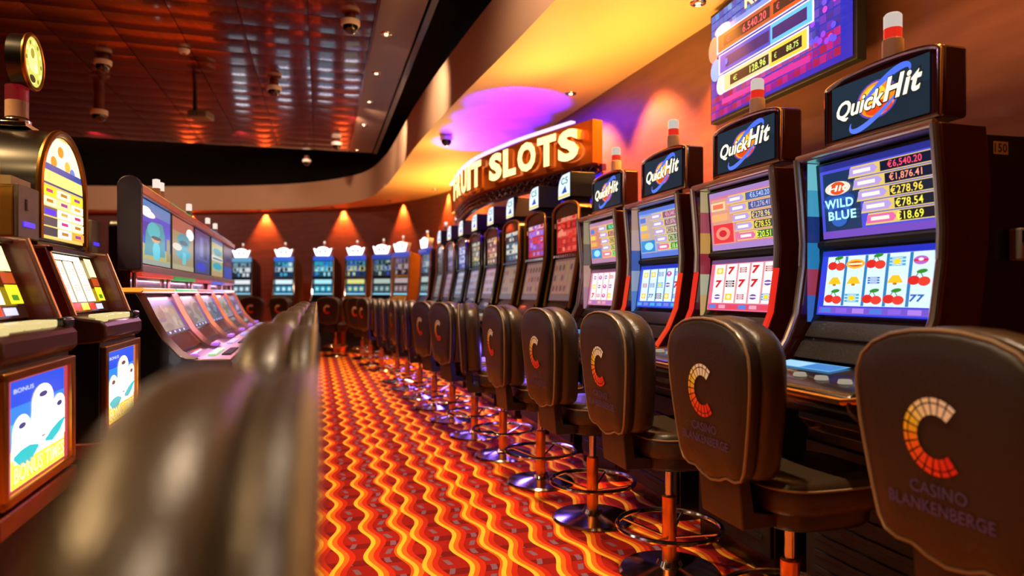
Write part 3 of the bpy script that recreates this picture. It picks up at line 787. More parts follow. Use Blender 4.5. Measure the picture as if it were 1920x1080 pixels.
#@@LEFT
# ------------------------------------------------------------------ old reel machines on the left
def belly_art(a, warm):
    a.rect(0,0,1,1,'#c84a5a' if not warm else '#d07a50',1.0)
    a.rect(.10,.02,.93,.98,'#1c48c8',1.6); a.rect(.10,.55,.93,.75,'#2a78e0',1.6); a.rect(.10,.35,.93,.6,'#28b0d8',1.6)
    a.poly([(.10,.02),(.93,.02),(.93,.42),(.75,.30),(.55,.25),(.3,.28),(.10,.36)],'#ffd23a',2.2)
    a.text('BONUS',.14,.87,.42,.91,'#dfe8ff',1.2)
    # three white hooded arches
    for cx, top, w in ((.25,.66,.13),(.56,.88,.17),(.83,.72,.12)):
        pts = [(cx-w*1.25,.28),(cx-w,top-.22)]+[(cx+w*math.cos(PI*(1-i/10)),top-.16+.16*math.sin(PI*i/10)) for i in range(11)]+[(cx+w,top-.22),(cx+w*1.25,.28)]
        pts = [(min(max(x,.10),.93),z) for x, z in pts]
        a.poly(pts,'#ffe2b8' if not warm else '#ffd890',2.7)
        a.poly([(min(max(cx+(x-cx)*.72,.1),.93), z-.045) for x, z in pts],'#f4f2ff',3.2)
        a.ell(cx,top-.10,w*.42,.03,'#4a4a8a' if warm is False else '#8a5a50',1.0,12)
    a.ell(.5,.38,.36,.13,'#f4f4ff',3.2)
    a.stroke([(.12,.30),(.22,.27),(.35,.27),(.48,.30)],[.004,.022,.024,.004],'#18b8c0',1.4)
    a.stroke([(.58,.31),(.70,.33),(.82,.38),(.92,.44)],[.004,.018,.016,.004],'#18b8c0',1.4)
    a.ell(.55,.37,.04,.012,'#c08090',1.0,10)
    a.text('BONUS TIMES',.115,.055,.915,.225,'#ff9a1a',1.3,bold=.06)
    a.text('BONUS TIMES',.125,.065,.905,.215,'#fff0a0',1.9,bold=.02)
def reel_art(a):
    a.rect(0,0,1,1,'#3a1a10',.6); a.rect(.03,.90,.72,.99,'#fff2d8',2.2)
    for i in range(3):
        a.rect(.04+.225*i,.18,.245+.225*i,.88,'#ffeec2',2.2); a.rect(.06+.225*i,.30,.225+.225*i,.80,'#fff8e6',2.6)
        bars(a,.142+.225*i,.42,'#e8d0a8',1.2); bars(a,.142+.225*i,.70,'#eadcb8',1.2)
    a.rect(.03,.03,.24,.15,'#e02010',1.6); a.rect(.26,.03,.44,.15,'#ffb42a',2.2); a.rect(.46,.03,.60,.15,'#e02818',1.6); a.rect(.62,.03,.80,.13,'#d8d8ff',1.2)
    a.rect(.76,.62,.94,.96,'#ffe89a',2.2); a.rect(.76,.45,.94,.60,'#c8501a',1.1); a.rect(.76,.18,.94,.43,'#f5d020',2.2); a.rect(.80,.22,.90,.30,'#5a9a2a',1.)
def arch_pts(w, z0, zs, zt, n=18):
    return [(-w,z0)]+[(w*math.cos(PI*(1-i/n))*1.0, zs+(zt-zs)*math.sin(PI*i/n)) for i in range(n+1)]+[(w,z0)]
def arch_art(a, w, z0, zs, zt):
    def lim(z):
        return w*.97 if z <= zs else w*.97*math.sqrt(max(0,1-((z-zs)/(zt-zs))**2))
    def row(za, zb, x0, x1, col, k):
        n = 6; L = []; Rr = []
        for i in range(n+1):
            z = za+(zb-za)*i/n; l = lim(z); L.append((max(x0*w,-l),z)); Rr.append((min(x1*w,l),z))
        a.poly(L+Rr[::-1], col, k)
    a.poly(arch_pts(w,z0,zs,zt),'#f0c860',1.2)
    row(zs+.10,zt-.01,-1,1,'#f2e8d8',1.2)
    for i,(x,z) in enumerate([(-.45,zs+.115),(-.12,zs+.13),(.18,zs+.12),(.42,zs+.10),(-.15,zs+.165),(.15,zs+.165)]):
        if abs(x*w) < lim(z)-.03: a.ell(x*w,z,.034,.022,['#f08a20','#ffffff','#f6b040','#5a78c8'][i % 4],1.4,12)
    row(zs+.075,zs+.10,-1,1,'#2a50a8',1.1); row(zs+.03,zs+.072,-1,1,'#ffe27a',1.5); row(zs+.02,zs+.028,-1,1,'#38508a',1.)
    h = (zs+.015-z0)/5.2
    for j in range(5):
        zb = zs+.012-h*j; za = zb-h+.006
        for i,(x0,x1) in enumerate(((-.96,-.36),(-.33,.30),(.33,.95))):
            col = [['#ffcf1e','#f8e8c0','#ffd028'],['#ffe9b0','#ffd890','#fff0c8'],['#8a7a78','#fff0f4','#fff6d0'],['#6a6068','#ffe8f4','#fff0c0'],['#4a4450','#ffd0f0','#ff9a3a']][j][i]
            row(za,zb,x0,x1,col,1.6 if col[1]=='f' else .7)
            if col[1]=='f': row(za+h*.3,za+h*.62,x0+.16,x1-.16,['#d83a8a','#c8862a','#b04a9a','#e8b84a'][(i+j) % 4],1.1)
    row(z0+.09,z0+.11,-.9,-.45,'#4a30e0',1.6)
def make_reel_slot(label, warm, disc):
    t = thing('reel_slot_machine', label, 'slot machine', group='old reel slot machines with arched tops')
    w = .285
    mb = MB(); mb.box(-w,w,.06,.55,0,.56); mb.build('stand', MATTE, t, bevel=.006)
    mb = MB(); mb.box(-w-.01,w+.01,-.02,.5,.56,.615); mb.build('plinth', WOODR, t, bevel=.006)
    mb = MB(); mb.prism_x([(0,.615),(0,1.0),(.105,1.07),(.19,1.30),(.20,1.36),(.55,1.36),(.55,.615)],-w+.004,w-.004); mb.build('cabinet', BLACK, t, bevel=.005)
    mb = MB(); o = .275
    for x0,x1,z0,z1 in ((-o,-o+.03,.63,.965),(o-.03,o,.63,.965),(-o,o,.63,.655),(-o,o,.945,.97)): mb.box(x0,x1,-.022,0,z0,z1)
    mb.build('belly_frame', BRASS, t, bevel=.004)
    a = Art(.49,.29); belly_art(a, warm); a.build('belly_glass', t, Matrix.Translation((-.245,-.006,.655)))
    mb = MB(); mb.prism_x([(-.008,.985),(-.024,1.0),(-.024,1.045),(-.008,1.065),(.115,1.086),(.115,.975)],-w-.005,w+.005); d = mb.build('button_deck', WOODD, t, bevel=.01, seg=3)
    for k in range(3):
        mb = MB(); mb.box(-.20+.13*k,-.09+.13*k,-.002,.06,1.066,1.088); mb.build('deck_button', glow('#f0d890',.95), d, bevel=.004)
    mb = MB(); mb.box(-.265,-.215,-.012,.02,1.062,1.084); mb.build('deck_button', glow('#f0d890',.95), d, bevel=.004)
    mb = MB(); mb.box(.20,.29,-.015,.04,1.06,1.092); mb.build('bill_acceptor', BLACK, d, bevel=.008)
    for sg in (-1,1):
        fy = .03 if sg > 0 else .088
        pf = [(fy,1.085),(fy+.085,1.335),(.24,1.335),(.24,1.085)]
        x0, x1 = (sg*(w-.022), sg*(w+.004))
        mb = MB(); mb.prism_x(pf,min(x0,x1),max(x0,x1)); f = mb.build('hood_side', WOODR, t, bevel=.003)
        mb = MB(); mb.tube([(sg*(w-.009),fy-.004,1.085),(sg*(w-.009),fy+.086,1.338),(sg*(w-.009),.23,1.338)],.010,8); mb.build('edge_trim', PINKCH, f)
    mb = MB(); mb.prism_x([(.15,1.322),(.15,1.34),(.24,1.34),(.24,1.322)],-w,w); mb.build('hood_top', WOODD, t, bevel=.003)
    a = Art(.52,1); M, L = plane_M(-.26,(.106,1.092),(.184,1.318)); a.h = L; reel_art(a); a.build('reel_glass', t, M @ Matrix.Translation((0,-.004,0)))
    mb = MB(); mb.prism_y(arch_pts(.275,1.36,1.56,1.81),.205,.43); tb = mb.build('top_box', BLACK, t, bevel=.004)
    mb = MB(); P = [(x,.198,z) for x, z in arch_pts(.268,1.37,1.56,1.802)]; mb.tube(P,.014,8); mb.build('arch_rim', BRASS, tb)
    a = Art(1,1); arch_art(a,.25,1.375,1.56,1.785); a.build('arch_glass', tb, Matrix.Translation((0,.200,0)))
    # player card unit beside the arch
    mb = MB(); mb.box(-.50,-.30,.20,.30,1.36,1.53); u = mb.build('card_unit', GOLD, t, bevel=.004)
    mb = MB(); mb.box(-.498,-.31,.185,.20,1.355,1.535); mb.box(-.44,-.42,.178,.186,1.45,1.49); mb.build('card_reader', GREY, u, bevel=.004)
    mb = MB(); mb.box(-.46,-.36,.181,.186,1.395,1.412); mb.build('card_slot', glow('#4a30e0',1.5), u)
    mb = MB(); mb.box(-.502,-.33,.205,.295,1.53,1.56); mb.build('number_plate', CREAM, u)
    if disc:
        mb = MB(); mb.box(.40,.54,.22,.33,1.36,1.50); u2 = mb.build('card_unit', GOLD, t, bevel=.004)
        mb = MB(); mb.box(.402,.54,.205,.22,1.355,1.505); mb.build('card_reader', GREY, u2, bevel=.004)
        mb = MB(); mb.box(.43,.51,.201,.206,1.39,1.405); mb.build('card_slot', glow('#4a30e0',1.5), u2)
        mb = MB(); mb.box(.26,.44,.30,.36,1.33,1.40); mb.build('unit_bracket', MATTE, t)
        y = .36
        mb = MB(); mb.box(-.09,.09,y-.06,y+.08,1.81,1.83); mb.lathe([(.05,1.83),(.05,1.85),(.035,1.86),(.001,1.86)],14,0,y); mb.build('tower_base', CHROME, t, bevel=.003)
        mb = MB(); mb.lathe([(.04,1.86),(.04,1.925),(.001,1.925)],14,0,y); mb.lathe([(.001,1.925),(.04,1.925),(.04,1.985),(.001,1.985)],14,0,y,mi=1); mb.tube([(.045,y-.01,1.86),(.045,y-.01,1.985)],.009,6,mi=2); mb.build('signal_tower', [FROST,glow('#8a1018',.6),glow('#b060e8',1.2)], t)
        mb = MB(); rings = []
        for yy, r in ((y-.055,.001),(y-.055,.105),(y+.005,.105),(y+.005,.001)): rings.append([(r*math.cos(2*PI*i/28), yy, 2.085+r*math.sin(2*PI*i/28)) for i in range(28)])
        mb.loft(rings, cap=False); k_ = mb.build('round_sign', BLACK, t)
        mb = MB(); mb.tube([(.104*math.cos(2*PI*i/32), y-.055, 2.085+.104*math.sin(2*PI*i/32)) for i in range(32)],.009,8,closed=True); mb.build('sign_rim', BRASS, k_)
        a = Art(1,1); a.ell(0,0,.096,.096,'#d8d860',1.2,32); a.ell(-.01,.01,.05,.05,'#ece890',1.3,20)
        for i in range(12): a.ell(.078*math.cos(i*PI/6),.078*math.sin(i*PI/6),.009,.009,['#8a7a20','#fff8c0'][i % 2],1.2,8)
        a.ell(-.02,.03,.02,.02,'#b8a838',1.,10); a.ell(.02,-.02,.02,.02,'#fff6b0',1.3,10); a.ell(-.02,-.07,.03,.015,'#4a3a18',.8,10)
        a.build('sign_face', k_, Matrix.Translation((0,y-.057,2.085)))
    return t
t = make_reel_slot('old reel slot machine with blue and white belly glass, cut by the left picture edge', False, False)
t.location = (-1.345,1.93,0); t.rotation_euler = (0,0,TH_L)
t = make_reel_slot('old reel slot machine topped by a round yellow disc, next to the curved bank', True, True)
t.location = (-1.61,2.80,0); t.rotation_euler = (0,0,TH_L)

# dark machine seen from behind, with a red candle
t = thing('slot_machine', 'dark slot machine behind the reel machines with a red-lit candle on top', 'slot machine', (-2.62,3.75,0), TH_L)
mb = MB(); mb.prism_x([(0,0),(0,.8),(.05,1.0),(.05,1.6),(.12,1.66),(.42,1.66),(.5,1.5),(.5,0)],-.27,.27); mb.build('cabinet', WINE, t, bevel=.01)
mb = MB(); mb.box(-.2,.2,.044,.05,1.1,1.55); mb.build('screen', glow('#5a2030',.5), t)
mb = MB(); mb.lathe([(.001,0),(.05,0),(.05,.03),(.035,.035),(.035,.09),(.001,.09)],14,-.1,.15,1.66); mb.lathe([(.001,.09),(.036,.09),(.036,.15),(.001,.15)],14,-.1,.15,1.66,1); mb.lathe([(.001,.15),(.036,.15),(.036,.2),(.001,.2)],14,-.1,.15,1.66,2); mb.build('signal_candle', [FROST,glow('#c82050',.8),glow('#e8c0d0',.9)], t)

# ------------------------------------------------------------------ bank of curved video machines
A0 = -.85; BD = Vector((-.287,.958,0)); TH_B = math.atan2(.958,-.287) ; PITCH = .886
bank_start = Vector((A0-.296*3.34, 3.34, 0))
def make_bank_slot(label, scr, top, i):
    t = thing('video_slot_machine', label, 'slot machine', group='curved video slot machines of the left bank')
    w = PITCH/2-.004
    inner = [(0,1.165),(-.02,1.13),(-.06,1.04),(-.115,.94),(-.18,.865),(-.22,.84)]
    mb = MB(); mb.prism_x([(0,1.165)]+inner[1:]+[(-.43,.825),(-.445,.80),(-.43,.755),(-.16,.72),(-.14,.66),(-.14,0),(.35,0),(.35,1.165)],-w,w); mb.build('cabinet', BLACK, t, bevel=.004)
    mb = MB(); mb.box(-w,w,-.03,.10,1.165,1.175); mb.build('top_rail', PINKCH, t, bevel=.004)
    mb = MB(); mb.box(-w+.02,w-.02,-.028,.09,1.175,1.195); mb.build('top_light', glow(top,1.2), t, bevel=.004)
    for sg in (-1,1):
        rings = []
        for (y,z),(ty,tz) in zip(inner+[(-.26,.836)], [(1,.6)]*7):
            x0, x1 = (sg*(w-.085), sg*(w-.008))
            rings.append([(x0,y-.012,z+.008),(x1,y-.026,z+.016),(x1,y+.02,z-.01),(x0,y+.02,z-.01)])
        mb = MB(); mb.loft(rings); mb.build('curved_arm', PINKCH, t, angle=50)
        mb = MB(); mb.box(sg*(w-.04)-.025,sg*(w-.04)+.025,-.275,-.235,.842,.862); mb.build('arm_foot_light', glow('#b060e0',1.2), t, bevel=.004)
    a = Art(2*(w-.10),1); M, L = plane_M(-(w-.10),(-.112,.948),(-.022,1.128)); a.h = L; scr(a); a.build('screen', t, M @ Matrix.Translation((0,-.006,0)))
    mb = MB(); mb.prism_x([(-.115,.938),(-.125,.94),(-.185,.873),(-.18,.862)],-(w-.075),w-.075); mb.build('lower_panel', WINE, t)
    mb = MB(); mb.box(-w,w,-.43,-.225,.826,.836); mb.build('deck_plate', PINKCH, t, bevel=.003)
    mb = MB(); mb.box(-.20,.25,-.405,-.36,.836,.842); mb.build('ticket_tray', MATTE, t)
    for k in range(6):
        mb = MB(); mb.box(-.24+.075*k,-.185+.075*k,-.335,-.295,.836,.846); mb.build('deck_button', glow(['#b0e8b0','#c8b0f0','#b8a8f0','#d8b8f0','#c0a8e8'][i],.9), t)
    mb = MB(); mb.tube([(-w,-.445,.80),(w,-.445,.80)],.010,8); mb.build('deck_lip', BRASS, t)
    return t
def bscr(cols, seed):
    def f(a):
        r = random.Random(seed); a.rect(0,0,1,1,cols[0],.8); a.rect(.0,.8,1,1,cols[1],.8)
        for j in range(14): a.ell(r.uniform(.1,.8),r.uniform(.12,.78),r.uniform(.06,.16),r.uniform(.06,.14),r.choice(cols[2:]),.75,12)
        a.rect(.86,0,1,1,'#4a2a90',.8); a.rect(0,0,1,.1,'#3a3070',.8)
        for k in range(4): a.ell(.15+.2*k,.05,.04,.035,'#d8d0e8',1.,10)
    return f
bl = [('curved video slot machine with orange-lit top edge, nearest of the left bank','#ff9a2a',['#a8988a','#6a98c0','#b8a890','#8a7a88','#c8b8a8','#988878']),
      ('curved video slot machine with green-lit top edge, second of the left bank','#58c878',['#8a8a80','#b0a898','#7a6a58','#a89880','#686058']),
      ('curved video slot machine with red-lit top edge, middle of the left bank','#f0603a',['#385868','#7890a0','#506878','#283848','#90a8b0']),
      ('curved video slot machine with blue-lit top edge, fourth of the left bank','#58a8f0',['#8a8a70','#a0a090','#606850','#b0b098']),
      ('curved video slot machine with white-lit top edge, last of the left bank','#f0e8d8',['#706080','#a090b0','#504060','#c0b0d0'])]
for i,(lb,tc,cs) in enumerate(bl):
    t = make_bank_slot(lb, bscr(cs, 70+i), tc, i)
    p = bank_start + BD*(PITCH*(i+.5)); t.location = (p.x,p.y,0); t.rotation_euler = (0,0,TH_B)
# overhead display cabinets
def teal_art(a, v):
    if v == 0:
        a.rect(0,0,1,1,'#1c50d0',.9); a.rect(0,.8,1,1,'#1a88c8',.9); a.ell(.25,.80,.22,.06,'#f4ece8',1.1); a.ell(.2,.85,.14,.05,'#ffffff',1.1)
        a.poly([(0,0),(1,0),(1,.26),(.7,.30),(.3,.27),(0,.36)],'#b8b060',.9); a.rect(0,0,1,.08,'#a8b0a0',.8); a.ell(.3,.55,.4,.12,'#2038b0',.9)
        a.poly([(.14,.14),(.80,.16),(.78,.56),(.70,.72),(.35,.70),(.18,.52)],'#1a98a8',.9); a.ell(.42,.56,.2,.13,'#28b8c0',1.); a.ell(.5,.24,.12,.16,'#40c8d8',1.); a.ell(.48,.42,.13,.05,'#d8a060',1.); a.ell(.5,.45,.16,.03,'#104858',.8); a.rect(.84,.1,.97,.5,'#a0985a',.8)
    elif v == 1:
        a.rect(0,0,1,1,'#a89868',.8); a.rect(0,.74,1,1,'#b06a5a',.8); a.ell(.82,.78,.2,.12,'#f8f4f0',1.1); a.ell(.5,.60,.3,.14,'#2098a8',.9); a.ell(.5,.34,.34,.13,'#28a8b8',.95); a.ell(.5,.55,.2,.05,'#14586a',.8); a.rect(.44,.12,.6,.36,'#58c8d0',.9); a.ell(.2,.44,.2,.07,'#e8dcc8',.9); a.rect(0,0,1,.1,'#b8b088',.8)
    elif v == 2:
        a.rect(0,0,1,1,'#38407a',.7); a.rect(.1,.3,.9,.9,'#4a5498',.75); a.ell(.4,.16,.3,.11,'#1c28c8',.9); a.rect(.3,.4,.5,.85,'#7080b8',.75); a.rect(.6,.35,.8,.8,'#283060',.7)
    elif v == 3:
        a.rect(0,0,1,1,'#b0b068',.9); a.ell(.5,.68,.4,.1,'#18909a',.9); a.ell(.5,.28,.42,.1,'#18a0b8',.9); a.rect(0,.42,1,.56,'#d8d8d0',.9); a.rect(.1,.46,.9,.50,'#404a40',.8); a.rect(0,.9,1,1,'#5878b0',.8); a.rect(0,0,1,.14,'#c0a070',.8)
    else:
        a.rect(0,0,1,1,'#5a2440',.6); a.rect(.05,.0,.95,.35,'#3040b0',.8); a.ell(.5,.66,.3,.12,'#28184a',.6); a.rect(.2,.4,.8,.5,'#7a3050',.6)
def overhead(label, n, start, end_cap):
    W = PITCH*n - .03
    t = thing('overhead_display', label, 'overhead display', group='overhead display cabinets of the left bank')
    z0, z1 = 1.30, 1.69
    mb = MB(); mb.box(0,W,.0,.07,z0,z1); mb.build('cabinet', MATTE, t, bevel=.01)
    if end_cap:
        mb = MB(); c_ = [(-.03,z0-.02),(.075,z0-.02),(.075,z1)]+[(.0225+.0525*math.cos(PI*i/10),z1+.05*math.sin(PI*i/10)) for i in range(11)]+[(-.03,z1)]
        mb.prism_x(c_,-.04,.0); mb.build('end_cap', mat('plum_side','#2a2238',.35,vary=.15,bscale=4), t, bevel=.006)
    mb = MB(); mb.box(0,W,-.03,.02,z1-.035,z1+.012); mb.box(0,W,-.03,.02,z0-.03,z0+.012); mb.build('frame_rail', PINKCH, t, bevel=.006)
    mb = MB(); cs = (['#f0a030','#48c068','#e84a3a'] if n == 3 else ['#58b0f0','#f0e8e0'])
    for k in range(n): mb.box(W*k/n+.02,W*(k+1)/n-.02,.0,.06,z1+.012,z1+.035,k)
    mb.build('top_light', [glow(c,1.1) for c in cs], t, bevel=.004)
    mb = MB(); cs = (['#e03a30','#38a048','#d83a48'] if n == 3 else ['#4a60e8','#c870a0'])
    for k in range(n): mb.box(W*k/n+.02,W*(k+1)/n-.02,-.02,.03,z0-.05,z0-.03,k)
    mb.build('under_light', [glow(c,.8) for c in cs], t, bevel=.004)
    for k in range(n):
        a = Art(W/n-.07,z1-z0-.06); teal_art(a, k if n == 3 else 3+k); a.build('screen', t, Matrix.Translation((W*k/n+.035,-.004,z0+.02)))
    for k in range(2*n):
        pass
    mb = MB(); mb.box(.02,W-.02,.03,.06,1.197,z0); mb.build('rear_panel', WINE, t)
    for k in range(n+1):
        x = min(max(W*k/n,.02),W-.02)
        mb = MB(); mb.tube([(x,.012,1.197),(x,.012,z0-.02)],.012,8); mb.build('post', PINKCH, t)
    lamp('under_sign_glow','AREA',(W/2,-.08,z0-.06),2.2*n,(1,.45,.8),t,shape='RECTANGLE',size=W,size_y=.05)
    p = bank_start + BD*start; t.location = (p.x,p.y,0); t.rotation_euler = (0,0,TH_B)
    return t
o1 = overhead('long overhead display with three screens and orange, green and red top lights', 3, 0.0, True)
o2 = overhead('overhead display with two screens at the far end of the left bank', 2, PITCH*3+.02, False)
for o, xs in ((o1,(.62,.74,1.75)),(o2,(.05,.55))):
    for x in xs:
        mb = MB(); mb.lathe([(.001,0),(.022,0),(.022,.05),(.001,.05)],12,x,.03,1.72); mb.lathe([(.001,.05),(.020,.05),(.020,.10),(.001,.105)],12,x,.03,1.72,1); mb.build('signal_candle', [FROST,glow('#ffe8d8',1.)], o)
# dark machines behind the bank display with candles
for i,(x,y,lb) in enumerate([(-4.55,8.55,'dark round-shouldered machine top behind the two-screen display, the left one'),(-4.55,9.3,'dark round-shouldered machine top behind the two-screen display, the right one')]):
    t = thing('slot_machine', lb, 'slot machine', (x,y,0), TH_L, 'dark machines behind the bank')
    mb = MB(); mb.prism_y([(-.2,0),(-.2,1.85)]+[(-.2+.2*(1-math.cos(PI*k/12)),1.95+.12*math.sin(PI*k/12)) for k in range(13)]+[(.2,1.85),(.2,0)],0,.4); mb.build('cabinet', BLACK, t, bevel=.01)
    mb = MB(); mb.tube([(.205*math.cos(PI*(1-k/12)),-.005,1.95+.12*math.sin(PI*k/12)) for k in range(13)],.012,6); mb.build('arched_trim', mat('green_trim','#4a6a48',.3,.6,vary=.1), t)
    mb = MB(); mb.box(-.14,.14,-.006,0,1.3,1.8); mb.build('screen', glow('#30303a',.4), t)
    candle_mb(2.07,.8,.2).build('signal_candle', CANDLEW, t)
#@@SIGN
# ------------------------------------------------------------------ lettered sign over the arched machines
sg_path = catmull([(.63,5.33),(.47,5.57),(.30,5.82),(.06,6.18),(-.17,6.6),(-.37,7.02),(-.52,7.5),(-.63,8.0),(-.72,8.5),(-.78,8.75)], 6)
NS = 61; sp_ = resample(sg_path, NS); slen = sum((b-a).length for a, b in zip(sp_, sp_[1:]))
def at_s(d):
    f = d/slen*(NS-1); i = min(max(int(f),0),NS-2); p = sp_[i].lerp(sp_[i+1], f-i); tt = (sp_[i+1]-sp_[i]).normalized()
    return p, tt
t = thing('illuminated_sign', 'curved illuminated sign with warm white capital letters above the arched machines', 'sign', (0,0,0))
ZS0, ZS1 = 2.19, 2.53
def off(p, tt, d): return (p.x - tt.y*-d*1.0, p.y + tt.x*-d*1.0)    # d>0: to the wall side
def sideways(i, d):
    a = sp_[max(i-1,0)]; b_ = sp_[min(i+1,NS-1)]; tt = (b_-a).normalized()
    return (sp_[i].x + tt.y*d, sp_[i].y - tt.x*d)
ORB = mat('orange_sign_board', '#c8641c', .3, .3, vary=.2, bscale=6)
F0 = [sideways(i, .0) for i in range(NS)]; F1 = [sideways(i, .10) for i in range(NS)]
def slab(P, Q, z0, z1, mi=0, mb=None):
    mb = mb or MB()
    rings = [[(p[0],p[1],z0),(p[0],p[1],z1),(q[0],q[1],z1),(q[0],q[1],z0)] for p, q in zip(P, Q)]
    return mb.loft(rings, mi)
slab(F0, F1, ZS0, ZS1).build('board', ORB, t, angle=50)
slab([sideways(i,-.02) for i in range(4,NS)], [sideways(i,.03) for i in range(4,NS)], ZS1+.02, ZS1+.035).build('top_edge_light', glow('#e8c8ff',1.6), t, angle=50)
# lattice band under the letters
G0 = [sideways(i, .06) for i in range(NS)]
mb = MB()
for z in (2.085, 2.135, 2.18): mb.tube([(x,y,z) for x, y in G0], .010, 6)
for i in range(0, NS-2, 1):
    mb.tube([(G0[i][0],G0[i][1],2.085 if i % 2 else 2.135),(G0[i+1][0],G0[i+1][1],2.135 if i % 2 else 2.085)], .006, 5)
    mb.tube([(G0[i][0],G0[i][1],2.18 if i % 2 else 2.135),(G0[i+1][0],G0[i+1][1],2.135 if i % 2 else 2.18)], .006, 5)
lat = mb.build('lattice_truss', mat('bronze_truss','#a87858',.25,1.,vary=.2,bscale=20), t); lat['kind'] = 'thing'
slab([sideways(i,.10) for i in range(NS)], [sideways(i,.14) for i in range(NS)], 2.08, 2.19).build('truss_backing', mat('purple_backing','#5a2458',.35,vary=.3,bscale=10), t, angle=50)
# blue back-lit box behind the top signs
q0 = Vector((.426,5.22,0)) - DR*.18 - NR*.20; q1 = q0 + DR*3.4
mb = MB(); w_ = -NR*.12
mb.prism_z([(q0.x,q0.y),(q1.x,q1.y),((q1+w_).x,(q1+w_).y),((q0+w_).x,(q0+w_).y)], 1.885, 2.07)
bx = thing('light_box','blue back-lit light box behind the white top signs of the arched machines','light box')
mb.build('lit_panel', glow('#2a14e8',1.0), bx, smooth=False)
mb = MB(); e0 = q0 - DR*.035; 
mb.prism_z([(e0.x,e0.y),(q0.x,q0.y),((q0+w_*1.2).x,(q0+w_*1.2).y),((e0+w_*1.2).x,(e0+w_*1.2).y)], 1.885, 2.075)
mb.build('end_panel', mat('magenta_edge','#c0405a',.3,.4,vary=.1,bscale=8), bx, bevel=.004)
LETTER_SIDE = mat('letter_side','#e8a040',.35,.3,vary=.1,bscale=20)
d0 = .10
for ch in 'STOLS TIURF':
    if ch == ' ': d0 += .16; continue
    wd = {'I':.12,'L':.23,'S':.265,'O':.27,'T':.26}.get(ch,.25)
    p, tt = at_s(d0+wd/2)
    vs, fs, asp = text_geo(ch, .05, 0)
    # letters read from the far end towards the near end: local x runs along -tt
    xd = -tt; nx, ny = -tt.y, tt.x     # aisle side normal
    base = Vector((p.x+nx*.012, p.y+ny*.012))
    mb = MB(); n = len(vs); H = .255; z0 = ZS0+.04
    def P3(u, v, dep): 
        q = base + xd*((u-.5)*wd); return (q.x+nx*dep, q.y+ny*dep, z0+v*H)
    mb.add([P3(u,v,.05) for u, v in vs], fs, 0)
    ed = {}
    for f in fs:
        for a_, b_ in zip(f, f[1:]+f[:1]): ed[tuple(sorted((a_,b_)))] = ed.get(tuple(sorted((a_,b_))),0)+1
    bd = [e for e, c in ed.items() if c == 1]
    mb.add([P3(u,v,.05) for u, v in vs]+[P3(u,v,.0) for u, v in vs], [(a_,b_,b_+n,a_+n) for a_, b_ in bd], 1)
    mb.build('letter', [glow('#ffd98a',2.4), LETTER_SIDE], t, smooth=False)
    d0 += wd+.025

# jackpot display on the wall
def jackpot(a):
    a.rect(0,0,1,1,'#2a2fc0',1.)
    r = random.Random(5)
    for i in range(24):
        for j in range(14):
            x, z = (i+.5)/24, (j+.5)/14
            if z > .62: col = ['#1c70d8','#2898e8','#1a50c0'][(i*j) % 3] if x < .55 else ['#2038d0','#3a48e0'][(i+j) % 2]
            elif z < .25: col = ['#d0208a','#a01890','#c01850'][(i+2*j) % 3]
            else: col = ['#4030c0','#6a30c8','#3028a8'][(i+j) % 3]
            a.rect(x-.018,z-.03,x+.018,z+.03,col,.9)
    for i in range(22): a.ell(r.uniform(.84,.98),r.uniform(.08,.6),.014,.024,['#9a40f0','#d040d0','#6050ff'][i % 3],1.2,10)
    a.text('JACKPOT',.36,.92,.70,1.0,'#e84a20',1.2,bold=.03)
    a.text('REELS',.38,.78,.72,.915,'#a04010',1.1,bold=.06); a.text('REELS',.385,.785,.715,.91,'#fff0b0',1.5,bold=.02)
    a.rect(.16,.715,.86,.755,'#7aa0f8',1.1)
    def bar(z0, z1, x0, x1, c1, c2, dk, t1, t2, tc):
        a.rect(x0-.012,z0-.012,x1+.012,z1+.012,'#f0e8ff',1.2)
        a.rect(x0,z0,x0+(x1-x0)*.60,z1,c1,1.1); a.rect(x0+(x1-x0)*.60,z0,x1,z1,c2,1.15)
        m = (z1-z0)*.2; a.rect(x0+.05,z0+m,x0+(x1-x0)*.585,z1-m,dk,.8); a.rect(x0+(x1-x0)*.62,z0+m,x1-.03,z1-m,dk,.8)
        if t1: a.text('\u20ac',x0+.075,z0+m+.02,x0+.11,z1-m-.02,tc,1.2); a.text(t1,x0+.16,z0+m+.012,x0+(x1-x0)*.55,z1-m-.012,tc,1.3,bold=.02,keep=True,align=1)
        if t2: a.text('\u20ac',x0+(x1-x0)*.65,z0+m+.02,x0+(x1-x0)*.68,z1-m-.02,tc,1.2); a.text(t2,x0+(x1-x0)*.70,z0+m+.02,x1-.05,z1-m-.02,tc,1.2,bold=.02,keep=True,align=1)
    a.ell(.12,.60,.05,.12,'#f08a78',1.1); a.ell(.14,.40,.05,.10,'#78b8f8',1.1); a.ell(.19,.24,.045,.09,'#f8e8d8',1.2); a.ell(.2,.74,.07,.05,'#c8d0ff',1.2)
    bar(.545,.70,.16,.87,'#c0583a','#f0501e','#301028','6.540.20','707.55','#ff5a6a')
    bar(.345,.505,.18,.85,'#3a50d8','#50c8f0','#101088',None,None,'#3050ff')
    bar(.165,.31,.22,.82,'#e8e0a0','#f8d84a','#20182a','128.96','88.75','#d8f070')
    a.ell(.185+.055,.425,.012,.03,'#5070ff',1.1,10)
    a.rect(.2,.05,.84,.10,'#e030a0',1.1)
P0 = Vector((1.318,4.5,0)); P1 = Vector((1.627,3.254,0)); dd = (P1-P0).normalized(); L = (P1-P0).length
t = thing('jackpot_display', 'large wall screen with jackpot amounts in red and yellow bars', 'screen', P0, math.atan2(dd.y,dd.x))
mb = MB(); mb.box(-.02,L+.02,0,.06,2.28,3.0); mb.build('casing', MATTE, t, bevel=.006)
